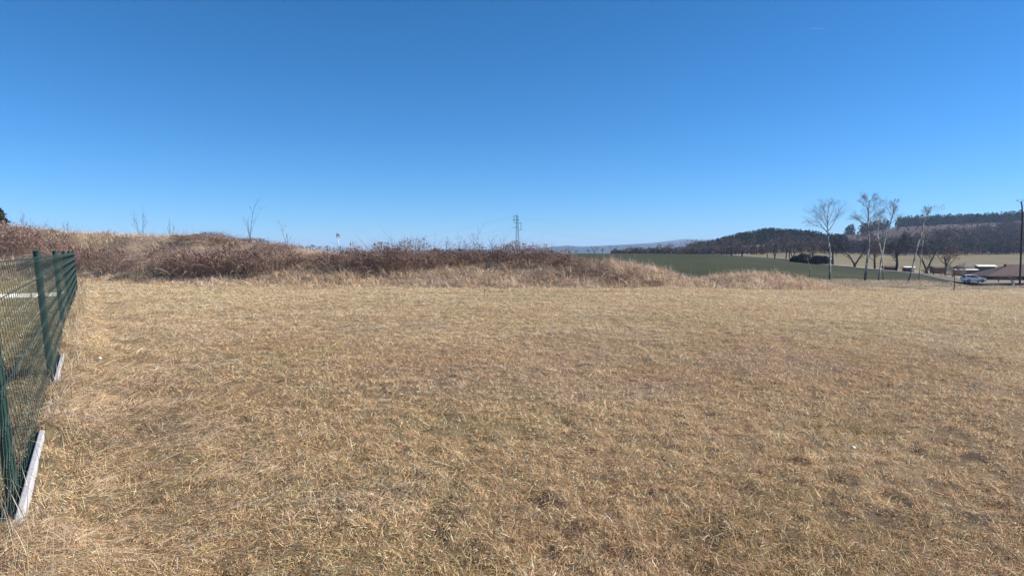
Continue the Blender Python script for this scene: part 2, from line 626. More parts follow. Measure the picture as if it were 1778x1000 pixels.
def grass_color(X, Y, r):
    n = len(X)
    c = STRAW[r.choice(6, n, p=[.2, .25, .22, .15, .1, .08])]
    warm = fbm(X, Y, 2.0, 12)
    ol = OLIVE[r.integers(0, 3, n)]
    near = .35 + .65 * sstep(24, 7, np.hypot(X, Y))
    p = (sstep(.52, .76, fbm(X, Y, 1.3, 15)) * .34 + .08) * near
    c = np.where((r.random(n) < p)[:, None], ol, c)
    gr = GREY[r.integers(0, 3, n)]
    p = (sstep(.5, .7, fbm(X, Y, 1.7, 18)) * .55 + .06) * near
    c = np.where((r.random(n) < p)[:, None], gr, c)
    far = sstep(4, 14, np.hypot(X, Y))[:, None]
    c = c * (np.array([1.50, 1.28, 1.14]) * (1 - far) + np.array([1.52, 1.25, 1.11]) * far) * (.82 + .5 * warm)[:, None] * (1 + .45 * sstep(5, 24, np.hypot(X, Y)))[:, None] * r.uniform(.42, 1.5, n)[:, None]  # sunlit tops seen at a grazing angle painted in: brighter with distance
    return np.minimum(c, .76)


def dens_r(n, r0, r1, e, r):
    """distances whose density per area falls as d**-e"""
    k = 2 - e
    u = r.random(n)
    return (r0**k + u * (r1**k - r0**k)) ** (1 / k)


def meadow():
    r = np.random.default_rng(21)
    parts = []
    # tufts of short curled leaves
    NT = 78000
    d = dens_r(NT, 2.2, 66, 1.36, r)
    a = r.uniform(R(-44), R(44), NT)
    TX, TY = d * np.sin(a), d * np.cos(a)
    keep = (r.random(NT) < .4 + .9 * fbm(TX, TY, .9, 25))
    TX, TY, d = TX[keep], TY[keep], d[keep]
    nb = 16
    X = np.repeat(TX, nb)
    Y = np.repeat(TY, nb)
    dd = np.repeat(d, nb)
    n = len(X)
    spread = np.abs(r.normal(0, 1, n))
    ph = r.uniform(0, 2 * math.pi, n)
    rad = (.016 + .0020 * dd) * spread
    X = X + rad * np.cos(ph)
    Y = Y + rad * np.sin(ph)
    az = ph + r.normal(0, .8, n)
    tilt = np.clip(r.normal(.8, .35, n) + .12 * spread, .05, 1.45)
    bend = r.normal(.55, .55, n)
    L = r.gamma(5, .0082, n) * np.repeat(r.uniform(.65, 1.4, len(TX)), nb) * (1 + .016 * dd)
    W = r.uniform(.0012, .0026, n) * (1 + .13 * dd)
    parts.append((X, Y, az, tilt, bend, L, W))
    # matted thatch
    N = 1800000
    d = dens_r(N, 2.2, 66, 1.36, r)
    a = r.uniform(R(-44), R(44), N)
    X, Y = d * np.sin(a), d * np.cos(a)
    flow = vnoise(X, Y, .45, 30) * 4 * math.pi
    az = np.where(r.random(N) < .4, flow + r.normal(0, .7, N), r.uniform(0, 2 * math.pi, N))
    tilt = np.clip(r.normal(1.15, .28, N), .2, 1.5)
    bend = r.normal(.25, .35, N)
    L = r.gamma(4, .0085, N) * (1 + .016 * d)
    W = r.uniform(.0012, .0026, N) * (1 + .14 * d)
    parts.append((X, Y, az, tilt, bend, L, W))
    # a thin scatter of longer pale straws
    N = 26000
    d = dens_r(N, 2.2, 30, 1.5, r)
    a = r.uniform(R(-44), R(44), N)
    X, Y = d * np.sin(a), d * np.cos(a)
    parts.append((X, Y, r.uniform(0, 6.283, N), np.clip(r.normal(.9, .4, N), .1, 1.5), r.normal(.6, .5, N), r.gamma(5, .012, N), r.uniform(.0016, .003, N) * (1 + .1 * d)))
    out = []
    for X, Y, az, tilt, bend, L, W in parts:
        px, D = polar(X, Y)
        tb = bank_t(px, D)
        ok = (tb < .12) | ((px > 1470) & (D < 62)) | ((px > 1400) & (D < 44))
        ok &= r.random(len(X)) > bare(X, Y) * .72
        gap = sstep(.63, .74, vnoise(X, Y, .13, 44)) * (.3 + .7 * sstep(.42, .6, fbm(X, Y, 1.8, 47)))
        ok &= r.random(len(X)) > gap * .8
        fs = fence_side(X, Y)
        ok &= (np.abs(fs - .02) > .05) | (height(X, Y) > .15)
        X, Y, az, tilt, bend, L, W, fs = [q[ok] for q in (X, Y, az, tilt, bend, L, W, fs)]
        lush = .62 + .8 * fbm(X, Y, .55, 28)
        L = L * lush
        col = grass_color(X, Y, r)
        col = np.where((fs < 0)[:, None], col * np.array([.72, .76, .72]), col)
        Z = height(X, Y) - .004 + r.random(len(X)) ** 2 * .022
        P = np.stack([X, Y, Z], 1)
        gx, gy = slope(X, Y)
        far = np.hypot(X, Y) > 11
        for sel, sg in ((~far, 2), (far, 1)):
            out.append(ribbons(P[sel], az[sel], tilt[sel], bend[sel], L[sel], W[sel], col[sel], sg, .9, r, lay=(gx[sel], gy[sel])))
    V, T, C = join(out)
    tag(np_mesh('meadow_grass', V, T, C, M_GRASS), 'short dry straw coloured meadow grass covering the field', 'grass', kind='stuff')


def long_grass():
    """long straw combed flat beside the fence, with a few standing stalks"""
    r = np.random.default_rng(22)
    out = []
    N = 115000
    d = dens_r(N, 1.6, 28, 1.3, r)
    a = r.uniform(R(-52), R(-5), N)
    X, Y = d * np.sin(a), d * np.cos(a)
    fs = fence_side(X, Y)
    lim = .9 + 1.3 * fbm(X, Y, 1.5, 51) + .03 * Y
    ok = ((fs > .09) | ((fs > -.05) & (height(X, Y) > .15))) & (r.random(N) < sstep(1.25, .35, fs / lim))
    ok &= (np.abs(Y - 4.8) > 1.05) | (fs > .3)
    X, Y, d, fs = X[ok], Y[ok], d[ok], fs[ok]
    n = len(X)
    fl = .55 + (fbm(X, Y, .8, 52) - .5) * 5.0
    az = fl + r.normal(0, .38, n)
    tilt = np.clip(r.normal(1.15, .2, n), .2, 1.45)
    bend = r.normal(.4, .25, n)
    gx, gy = slope(X, Y)
    L = r.gamma(6, .027, n)
    W = r.uniform(.0015, .0031, n) * (1 + .1 * d)
    c = STRAW[r.choice(6, n, p=[.3, .25, .15, .1, .05, .15])] * np.array([1.25, 1.14, 1.02]) * r.uniform(.65, 1.15, n)[:, None] * (.7 + .55 * fbm(X, Y, .5, 53))[:, None]
    gr = GREY[r.integers(0, 3, n)]
    c = np.where((r.random(n) < .25)[:, None], gr, c)
    P = np.stack([X, Y, height(X, Y) + r.random(n) ** 2 * .04], 1)
    out.append(ribbons(P, az, tilt, bend, L, W, c, 3, .8, r, lay=(gx, gy)))
    # standing stalks along the fence foot, both sides
    n = 1500
    Y = dens_r(n, 2.6, 27, 1.4, r)
    X = FA + FB * Y + r.normal(.12, .13, n)
    ok = (np.abs(fence_side(X, Y)) > .035) & ((np.abs(Y - 4.8) > .95) | (r.random(n) < .25))
    X, Y = X[ok], Y[ok]
    n = len(X)
    L = r.gamma(6, .032, n) + .05
    c = STRAW[r.choice(6, n)] * r.uniform(.8, 1.1, n)[:, None]
    out.append(ribbons(np.stack([X, Y, height(X, Y)], 1), r.uniform(0, 6.28, n), np.abs(r.normal(.12, .2, n)), np.abs(r.normal(.4, .4, n)),
                       L, r.uniform(.003, .005, n) * (1 + .06 * Y), c, 3, .9, r))
    V, T, C = join(out)
    tag(np_mesh('matted_grass', V, T, C, M_GRASS), 'long pale straw combed flat along the foot of the green fence', 'long grass', kind='stuff')


THICK = []   # bramble thickets, filled below: x, y, a, b


def bank_grass():
    r = np.random.default_rng(23)
    out = []
    N = 330000
    X = r.uniform(-46, 24, N)
    Y = np.where(r.random(N) < .35, r.uniform(29, 37, N), r.uniform(29, 60, N))
    px, D = polar(X, Y)
    tb = bank_t(px, D)
    ok = (tb > -.06) & (tb < 1.9) & (px > -220) & (px < 1545)
    dens = .35 + .9 * fbm(X, Y, 1.1, 62)
    for x, y, a, b in THICK:
        q = ((X - x) / a) ** 2 + ((Y - y) / b) ** 2
        dens = np.where(q < .9, dens * np.where(px < 260, .15, .55), dens)
    ok &= r.random(N) < dens
    X, Y, px, tb = X[ok], Y[ok], px[ok], tb[ok]
    n = len(X)
    hgt = (.12 + .95 * np.clip(fbm(X, Y, 1.3, 64) - .12, 0, 1) ** 1.4) * np.where(px > 1180, .9, 1) * (.7 + .3 * sstep(-.06, .35, tb))
    L = hgt * r.uniform(.5, 1.45, n)
    az = vnoise(X, Y, .7, 67) * 4 * math.pi + r.normal(0, .7, n)
    tilt = np.abs(r.normal(.55, .38, n))
    bend = np.abs(r.normal(1.05, .5, n))
    W = r.uniform(.010, .025, n)
    c = STRAW[r.choice(6, n, p=[.14, .22, .24, .2, .14, .06])] * (.85 + .7 * fbm(X, Y, 2.4, 66))[:, None]
    gr = GREY[r.integers(0, 3, n)] * np.array([1.25, 1.16, 1.12])
    p = .38 + .45 * sstep(.45, .65, fbm(X, Y, 2.8, 68))
    c = np.where((r.random(n) < p)[:, None], gr, c) * r.uniform(.8, 1.45, n)[:, None] * np.array([1.12, 1.07, 1.04])
    c = np.minimum(c, .76)
    red = np.array([.21, .135, .12])
    c = np.where((r.random(n) < .12)[:, None], red, c)
    out.append(ribbons(np.stack([X, Y, height(X, Y) - .02], 1), az, tilt, bend, L, W, c, 3, .9, r))
    # sparse tall seed stalks on the crest
    N = 5200
    X = r.uniform(-46, 20, N)
    Y = r.uniform(30, 56, N)
    px, D = polar(X, Y)
    tb = bank_t(px, D)
    ok = (tb > .5) & (tb < 1.5) & (px > -200) & (px < 1480) & (r.random(N) < .2 + fbm(X, Y, 3, 69) * .8)
    X, Y = X[ok], Y[ok]
    n = len(X)
    c = np.where((r.random(n) < .5)[:, None], np.array([.34, .26, .17]), np.array([.25, .20, .17]))
    out.append(ribbons(np.stack([X, Y, height(X, Y)], 1), r.uniform(0, 6.28, n), np.abs(r.normal(0, .16, n)), np.abs(r.normal(.3, .3, n)),
                       r.uniform(.5, 1.05, n), r.uniform(.007, .014, n), c, 3, .9, r))
    V, T, C = join(out)
    tag(np_mesh('bank_grass', V, T, C, M_GRASS), 'tall faded grass overgrowing the long earth bank', 'tall grass', kind='stuff')


def rough_grass():
    """tussocky waste ground between the field and the birches"""
    r = np.random.default_rng(24)
    N = 60000
    px = r.uniform(1380, 2000, N)
    D = np.sqrt(r.uniform(38**2, 128**2, N))
    X, Y = (px - CX) / F * D, D
    far = np.interp(px, [1380, 1440, 1600, 1660, 1690, 2000], [88, 95, 100, 106, 122, 122])
    ok = (D < far) & (r.random(N) < .25 + .9 * fbm(X, Y, 2.2, 72)) & (r.random(N) > bare(X, Y) * 1.0)
    ok &= (D > np.interp(px, [1380, 1500, 1600, 2000], [38, 44, 56, 60]))
    X, Y, D = X[ok], Y[ok], D[ok]
    n = len(X)
    L = (.10 + .38 * fbm(X, Y, 2.0, 74)**1.5) * r.uniform(.6, 1.4, n)
    c = STRAW[r.choice(6, n)] * (.6 + .5 * fbm(X, Y, 4, 76))[:, None]
    gr = GREY[r.integers(0, 3, n)] * .9
    c = np.where((r.random(n) < .45)[:, None], gr, c)
    V, T, C = ribbons(np.stack([X, Y, height(X, Y) - .02], 1), r.uniform(0, 6.28, n), np.abs(r.normal(.6, .4, n)), np.abs(r.normal(.5, .4, n)),
                      L, r.uniform(.02, .05, n), c, 2, .9, r)
    tag(np_mesh('rough_grass', V, T, C, M_GRASS), 'rough tussocky dry grass between the field and the birches', 'grass', kind='stuff')


# ------------------------------------------------------------------ BRAMBLE THICKETS
def thicket_parts(seed, a=2.0, b=1.8, h=1.3):
    """arching canes over a low dome, hung with withered leaves; origin on the ground"""
    r = np.random.default_rng(seed)
    n = 560
    ph = r.uniform(0, 6.283, n)
    q = np.sqrt(r.random(n))
    x, y = a * q * np.cos(ph) * .95, b * q * np.sin(ph) * .95
    lump = .35 + 1.1 * vnoise(x + 20, y + 20, .75, seed)
    dome = h * np.sqrt(np.clip(1 - .75 * q**2, 0, 1)) * lump
    az = ph + r.normal(0, 1.4, n)
    L = r.uniform(.75, 1.5, n) * dome * 1.35
    tilt = np.abs(r.normal(.25, .3, n))
    bend = r.uniform(.5, 2.2, n)
    cc = np.array([[.165, .10, .093], [.135, .085, .086], [.22, .14, .115], [.38, .30, .22]])
    c = cc[r.choice(4, n, p=[.3, .24, .22, .24])] * r.uniform(.75, 1.2, n)[:, None]
    P = np.stack([x, y, np.full(n, -.25)], 1)
    canes = ribbons(P, az, tilt, bend, L + .25, r.uniform(.012, .026, n), c, 5, 1.2, r)
    # a few long free arching canes above
    k = 20
    ph2 = r.uniform(0, 6.283, k)
    P2 = np.stack([a * .6 * np.cos(ph2) * r.random(k), b * .6 * np.sin(ph2) * r.random(k), np.full(k, h * .45)], 1)
    arcs = ribbons(P2, ph2, r.uniform(.05, .4, k), r.uniform(1.3, 2.0, k), r.uniform(.8, 1.7, k) * h, r.uniform(.012, .02, k), np.tile(cc[3] * .8, (k, 1)), 7, .3, r)
    # twigs
    m = 1500
    ph = r.uniform(0, 6.283, m)
    q = np.sqrt(r.random(m))
    x, y = a * q * np.cos(ph), b * q * np.sin(ph)
    lump = .35 + 1.1 * vnoise(x + 20, y + 20, .75, seed)
    dz = h * np.sqrt(np.clip(1 - .75 * q**2, 0, 1)) * lump * (1 - np.abs(r.normal(0, .28, m)))
    tw = ribbons(np.stack([x, y, np.clip(dz - .1, 0, 9)], 1), r.uniform(0, 6.28, m), r.uniform(.2, 1.5, m), r.normal(.3, .6, m), r.uniform(.15, .45, m),
                 r.uniform(.008, .016, m), cc[r.choice(4, m, p=[.3, .3, .2, .2])] * r.uniform(.8, 1.3, m)[:, None], 2, 1.2, r)
    # leaves
    m = 1700
    ph = r.uniform(0, 6.283, m)
    q = np.sqrt(r.random(m)) * 1.03
    x, y = a * q * np.cos(ph), b * q * np.sin(ph)
    lump = .35 + 1.1 * vnoise(x + 20, y + 20, .75, seed)
    dz = h * np.sqrt(np.clip(1 - .75 * np.minimum(q, 1)**2, 0, 1)) * lump * (1 - np.abs(r.normal(0, .22, m)))
    lc = np.array([[.155, .086, .08], [.125, .075, .077], [.205, .12, .10], [.34, .26, .19], [.16, .125, .115]])
    c = lc[r.choice(5, m, p=[.32, .28, .2, .08, .12])] * r.uniform(.7, 1.3, m)[:, None]
    clump = vnoise(x, y, .35, seed + 3)
    keep = r.random(m) < 1.6 * clump - .25
    leaves = quads_cloud(np.stack([x, y, np.clip(dz, .02, 9)], 1)[keep], (.03 + .08 * r.random(m) ** 2)[keep], c[keep], r)
    return join([canes, arcs, tw]), leaves


TH = [  # px, distance, a, b, h, label
    (-75, 45, 2.6, 2.0, 1.2, 'brown bramble thicket high on the bank behind the near end of the fence'),
    (6, 43.5, 2.3, 1.8, 1.15, 'dark purple bramble thicket at the left edge of the bank above the fence'),
    (62, 42.5, 2.2, 1.7, 1.1, 'bramble thicket directly above the first leaning green fence post'),
    (118, 41, 1.9, 1.6, 1.0, 'bramble thicket on the bank just above the far end of the fence'),
    (168, 39.7, 1.7, 1.4, .95, 'low bramble thicket right of the far fence end, halfway down the bank'),
    (214, 38.2, 1.2, 1.0, .6, 'small bramble clump where the left bramble band reaches the meadow'),
    (306, 37, 1.3, 1.4, 1.0, 'bramble thicket at the left flank of the tallest dark bramble dome'),
    (345, 36, 1.9, 1.6, 1.35, 'tallest dark bramble dome with blackish hollows at its foot'),
    (408, 36, 2.0, 1.7, 1.35, 'wide dark bramble dome below the tallest bare sapling'),
    (468, 35.7, 1.8, 1.5, 1.15, 'reddish bramble thicket sloping down right of the dark domes'),
    (352, 41.5, 1.9, 1.4, .5, 'bramble thicket on the crest behind the tallest dark dome'),
    (418, 42, 2.0, 1.5, .5, 'purplish bramble mat on the crest at the foot of the tallest sapling'),
    (478, 40, 1.3, 1.2, .45, 'thin reddish bramble mat on the crest below the short forked sapling'),
    (545, 36, 1.5, 1.2, .38, 'low reddish brown bramble mat in the dip of the bank'),
    (604, 35, 1.8, 1.4, 1.15, 'purple bramble thicket below the distant white mast'),
    (662, 34.6, 1.9, 1.5, 1.35, 'dense purple bramble thicket with long arching canes on top'),
    (722, 34.7, 1.8, 1.5, 1.3, 'dense purple bramble thicket left of the thin upright shoots'),
    (690, 37.5, 1.9, 1.4, 1.05, 'bramble thicket on the crest between the two dense purple ones'),
    (786, 35.6, 1.8, 1.4, 1.1, 'bramble thicket among the thin upright shoots'),
    (846, 35.4, 1.7, 1.3, 1.05, 'bramble thicket on the crest just left of the lattice pylon'),
    (905, 34.8, 1.6, 1.3, 1.0, 'dark bramble thicket in front of the lattice pylon'),
    (955, 34.2, 1.4, 1.2, .85, 'bramble thicket where the bank starts to fall towards the green crop'),
    (992, 33.4, 1.0, .9, .6, 'last bramble thicket on the crest before the pale grassy shoulder'),
    (1026, 32.3, .95, .8, .55, 'small blackish bramble clump on the front slope of the grassy shoulder'),
    (1082, 31.6, 1.05, .7, .42, 'low blackish bramble mat at the foot of the grassy shoulder'),
    (1128, 31.0, .7, .5, .3, 'rightmost small bramble scrap at the edge of the mown field'),
]


def thickets():
    variants = []
    for i, (px, Y, a, b, h, label) in enumerate(TH):
        h *= 1.22 if px < 240 else .92
        Y += .9 if px > 500 else .4
        a *= .88
        p = ground_at(px, Y)
        THICK.append((p[0], p[1], a, b))
        if i < 7:
            canes, leaves = thicket_parts(300 + i)
            e = empty('bramble_thicket', p, label, 'bramble', 'bramble thickets on the earth bank')
            np_mesh('canes', *canes, M_BRAMBLE, e)
            lf = np_mesh('withered_leaves', *leaves, M_BRAMBLE, e)
            variants.append(e)
        else:
            e = copy_tree(variants[i % 7])
            e['label'] = label
        e.location = [float(p[0]), float(p[1]), float(p[2])]
        e.rotation_euler.z = random.uniform(-.5, .5) + (math.pi if i % 2 else 0)
        e.scale = (a / 2.0, b / 1.8, h / 1.3)


# ------------------------------------------------------------------ TREES
def grow(p, d, L, rad, lev, r, P, out, first=True):
    """recursive bare branching; out gets segments (a, b, ra, rb, level)"""
    n = P['segs'][lev]
    pos = np.array(p, float)
    d = np.array(d, float) / np.linalg.norm(d)
    pts = [pos.copy()]
    for i in range(n):
        d = d + r.normal(0, P['wig'][lev], 3)
        d[2] += P['up'][lev]
        d /= np.linalg.norm(d)
        q = pos + d * L / n
        f0, f1 = 1 - i / n * .75, 1 - (i + 1) / n * .75
        out.append((pos, q, rad * f0, rad * f1, lev))
        pos = q
        pts.append((q.copy(), d.copy(), rad * f1))
    if lev + 1 >= P['levels']:
        return
    kids = P['kids'][lev]
    for k in range(kids):
        t = P['start'][lev] + (1 - P['start'][lev]) * (k + r.random()) / kids
        i = min(int(t * n), n - 1)
        base, dd, rr = pts[i + 1]
        ax = r.normal(size=3)
        ax -= ax.dot(dd) * dd
        ax /= np.linalg.norm(ax) + 1e-9
        an = R(P['ang'][lev]) * r.uniform(.6, 1.3)
        nd = dd * math.cos(an) + ax * math.sin(an)
        grow(base, nd, L * P['ratio'][lev] * r.uniform(.6, 1.2) * (1.15 - .5 * t), max(rr * P['rr'], P['rmin']), lev + 1, r, P, out, False)


def segs_object(name, segs, col, parent, mat=M_TWIG, k=3, r=rng, var=.25):
    A = np.array([s[0] for s in segs])
    B = np.array([s[1] for s in segs])
    ra = np.array([s[2] for s in segs])
    rb = np.array([s[3] for s in segs])
    c = np.tile(np.array(col, float), (len(A), 1)) * r.uniform(1 - var, 1 + var, len(A))[:, None]
    return np_mesh(name, *segs_mesh(A, B, ra, rb, c, k), mat, parent)


def smooth_path(pts, n=5):
    pts = [np.array(p, float) for p in pts]
    out = []
    for i in range(len(pts) - 1):
        p0, p1, p2, p3 = pts[max(i - 1, 0)], pts[i], pts[i + 1], pts[min(i + 2, len(pts) - 1)]
        for t in np.linspace(0, 1, n, endpoint=False):
            out.append(.5 * ((2 * p1) + (-p0 + p2) * t + (2 * p0 - 5 * p1 + 4 * p2 - p3) * t * t + (-p0 + 3 * p1 - 3 * p2 + p3) * t**3))
    out.append(pts[-1])
    return out


BP = dict(levels=4, segs=[5, 4, 3, 2], wig=[.10, .14, .18, .2], up=[.03, .02, .0, -.04], kids=[9, 7, 4, 0], start=[.2, .15, .1, 0],
          ang=[32, 34, 36, 0], ratio=[.55, .52, .55, 0], rr=.56, rmin=.0047)


def birch(name, pts, Y, r0, limbs, label, seed, rtop=.04, group='birches on the waste ground', lean_y=0, mat=None, scale=1., side=.0):
    r = np.random.default_rng(seed)
    base = ground_at(pts[0][0], Y)
    e = empty(name, base, label, 'tree', group)
    top = len(pts) - 1
    W = [at(x, y, Y + side * i) for i, (x, y) in enumerate(pts)]
    W[0] = base - np.array([0, 0, .1])
    W = [w - base for w in W]
    path = smooth_path(W, 4)
    rad = [r0 + (rtop - r0) * (i / (len(path) - 1)) ** .8 for i in range(len(path))]
    rad[0] *= 1.25
    b = MB()
    b.path(path, rad, 8)
    b.build('trunk', mat or M_BIRCH, e, smooth=True)
    segs = []
    arr = np.array(path)
    for t, dx, dz, dy, L, rd in limbs:
        i = int(t * (len(arr) - 1))
        grow(arr[i], (dx, dy, dz), L, rd, 0, r, BP, segs)
    segs_object('crown', segs, (.29, .265, .24), e, r=r)
    return e


def fan(r, t0, t1, n, L, sp=.7, rd=.035):
    out = []
    for k in range(n):
        t = t0 + (t1 - t0) * k / max(n - 1, 1)
        a = r.uniform(0, 6.283)
        s = sp * r.uniform(.6, 1.2)
        out.append((t, s * math.cos(a), 1, s * math.sin(a), L * (1.12 - .7 * (t - t0) / max(t1 - t0, 1e-3)) * r.uniform(.8, 1.15), rd))
    return out


def birches():
    r = np.random.default_rng(77)
    m = 90 / F    # metres per photo pixel at 90 m
    b1 = [(1441.4, 487.6), (1441, 460), (1441.6, 440), (1439, 422), (1437.6, 406), (1437, 392), (1437.5, 378), (1438, 369)]
    limbs = [(.6, -.75, 1, .1, 2.9, .05), (.62, .85, 1, -.1, 3.3, .055), (.68, -.35, 1, .5, 2.6, .04), (.75, .3, 1, -.5, 2.3, .04), (.85, -.2, 1, .1, 1.9, .03),
             (.95, .2, 1, .2, 1.6, .03), (1., 0, 1, -.1, 1.4, .025), (.65, .2, 1, .8, 2.5, .04), (.7, -.6, 1, -.5, 2.3, .04), (.64, -1.0, .7, .2, 2.4, .045), (.72, .9, .8, .3, 2.3, .04), (.8, -.7, 1, .2, 1.8, .03)]
    birch('birch_tree', b1, 90, .135, limbs, 'white trunked birch with a wide fan crown, leftmost of the full grown birches', 1)
    b2 = [(1502.4, 487), (1504, 464), (1507, 440), (1508.6, 420), (1507, 400), (1507.4, 386), (1508, 368), (1509, 356), (1509.5, 349)]
    limbs = [(.5 + .5 * k / 19, (-1) ** k * r.uniform(.7, 1.7), 1, r.uniform(-1, 1), 2.1 * (1 - .5 * k / 19) * r.uniform(.8, 1.1), .034) for k in range(20)] + [(.6, -1.8, .7, 0, 2.0, .04), (.66, 1.6, .7, .2, 1.9, .04)]
    birch('birch_tree', b2, 90, .15, limbs, 'straightest birch with a dense round crown, standing free beside the crossed stems', 2)
    b3 = [(1526, 487), (1529.5, 455), (1536, 420), (1540, 398), (1547, 386), (1551.5, 364), (1551.5, 352)]
    limbs = fan(r, .62, .97, 11, 1.35, .9) + [(.78, -.9, 1, 0, 2.0, .03)]
    birch('birch_tree', b3, 90, .10, limbs, 'tall pale birch stem bending right, crossing in front of a thinner one', 3)
    b4 = [(1534, 484.6), (1533.5, 456), (1528.5, 430), (1524, 410), (1524.3, 396), (1526, 384)]
    limbs = fan(r, .6, 1., 7, 1.7, .9, .025)
    birch('birch_tree', b4, 95, .085, limbs, 'thin birch bending left behind the tall crossing stem', 4)
    b5 = [(1577, 489), (1582, 474), (1588.5, 446), (1594, 424), (1600, 408), (1603.5, 390), (1609, 375), (1617, 366)]
    limbs = fan(r, .74, 1., 8, 1.25, .6, .022) + [(1., 1, .35, 0, 1.2, .02)]
    birch('birch_tree', b5, 88, .105, limbs, 'birch leaning strongly to the right with a bare bowed tip', 5)
    b6 = [(1596, 487), (1598, 460), (1601, 432), (1603.5, 416), (1604, 402)]
    limbs = fan(r, .6, 1., 7, 1.3, .8, .02)
    birch('birch_tree', b6, 92, .07, limbs, 'slender birch close behind the strongly leaning one', 6, .025)
    b7 = [(1406, 486), (1406.5, 466), (1403, 452), (1401.5, 446)]
    limbs = fan(r, .6, 1., 4, .8, .8, .014)
    birch('birch_sapling', b7, 90, .06, limbs, 'small broken birch sapling left of all the birches', 7, .02)
    # young tree in front of the car's road, pole like tree at the frame's edge
    y1 = [(1657, 505), (1657.5, 492), (1657, 480), (1657.5, 472)]
    limbs = fan(r, .5, 1., 12, 1.0, 1.0, .016)
    birch('young_tree', y1, 60, .045, limbs, 'dark young bare tree standing left of the white car', 8, .02, None, mat=simple('dark bark', (.06, .05, .045), .9, 0, .3, 6))
    y2 = [(1771.5, 487.5), (1772.5, 450), (1774, 410), (1775, 380), (1774.5, 358), (1772.5, 350)]
    limbs = [(.97, -.9, .5, .1, .6, .012), (.9, .8, .8, .3, .5, .012)]
    birch('slim_tree', y2, 118, .16, limbs, 'tall dark straight trunk at the right edge of the picture beside the road', 9, .10, None, mat=M_POLE)


AP = dict(levels=5, segs=[4, 4, 3, 3, 2], wig=[.10, .16, .2, .22, .25], up=[.05, .04, .02, .0, 0], kids=[6, 6, 5, 4, 0], start=[.35, .2, .1, .1, 0],
          ang=[40, 42, 45, 45, 0], ratio=[.62, .58, .55, .5, 0], rr=.62, rmin=.017)


def bare_tree_proto(seed, h, fork, col, spread=1.0, name='bare_tree', label='', group=None, dense=1.0):
    r = np.random.default_rng(seed)
    P = dict(AP)
    P['ang'] = [q * spread for q in AP['ang']]
    e = empty(name, (0, 0, 0), label, 'tree', group)
    hf = h * .22
    b = MB()
    stems = []
    rad = .02 * h + .06
    if fork == 1:
        b.path(smooth_path([(0, 0, -.4), (.03 * h, 0, hf), (0, .02 * h, h * .5)], 4), [rad * 1.3, rad * 1.1, rad, rad, rad * .9, rad * .8, rad * .7, rad * .6, rad * .5], 7)
        stems = [((0.03 * h, 0, hf), (0.05, 0, 1), h * .62, rad * .7)]
        for k in range(5):
            a = k * 1.26 + r.random()
            stems.append(((.015 * h, 0, hf + h * .06 * k), (.8 * spread * math.cos(a), .8 * spread * math.sin(a), .9), h * .38, rad * .45))
    else:
        b.path([(0, 0, -.4), (0, 0, hf * .5)], [rad * 1.4, rad * 1.15], 7)
        for k in range(fork):
            a = k * 2 * math.pi / fork + .25
            q = np.array([math.cos(a) * h * .13, math.sin(a) * h * .08, h * .36])
            b.path(smooth_path([(0, 0, hf * .4), (q[0] * .45, q[1] * .45, h * .2), q], 3), [rad * .95, rad * .85, rad * .8, rad * .75, rad * .65, rad * .55, rad * .5], 6)
            stems.append((q, (math.cos(a) * .45, math.sin(a) * .4, 1), h * .5, rad * .5))
            stems.append((q * .8, (math.cos(a + .8) * .9, math.sin(a + .8) * .9, .7), h * .38, rad * .4))
    b.build('trunk', M_POLE, e, smooth=True)
    segs = []
    for p, d, L, rd in stems:
        grow(p, d, L, rd, 0, r, P, segs)
    zmax = max(s[1][2] for s in segs)
    k = h / zmax
    segs = [(s[0] * np.array([1, 1, k]) if s[4] > 0 else s[0] * np.array([1, 1, k]), s[1] * np.array([1, 1, k]), s[2], s[3], s[4]) for s in segs]
    segs_object('crown', segs, col, e, r=r)
    return e


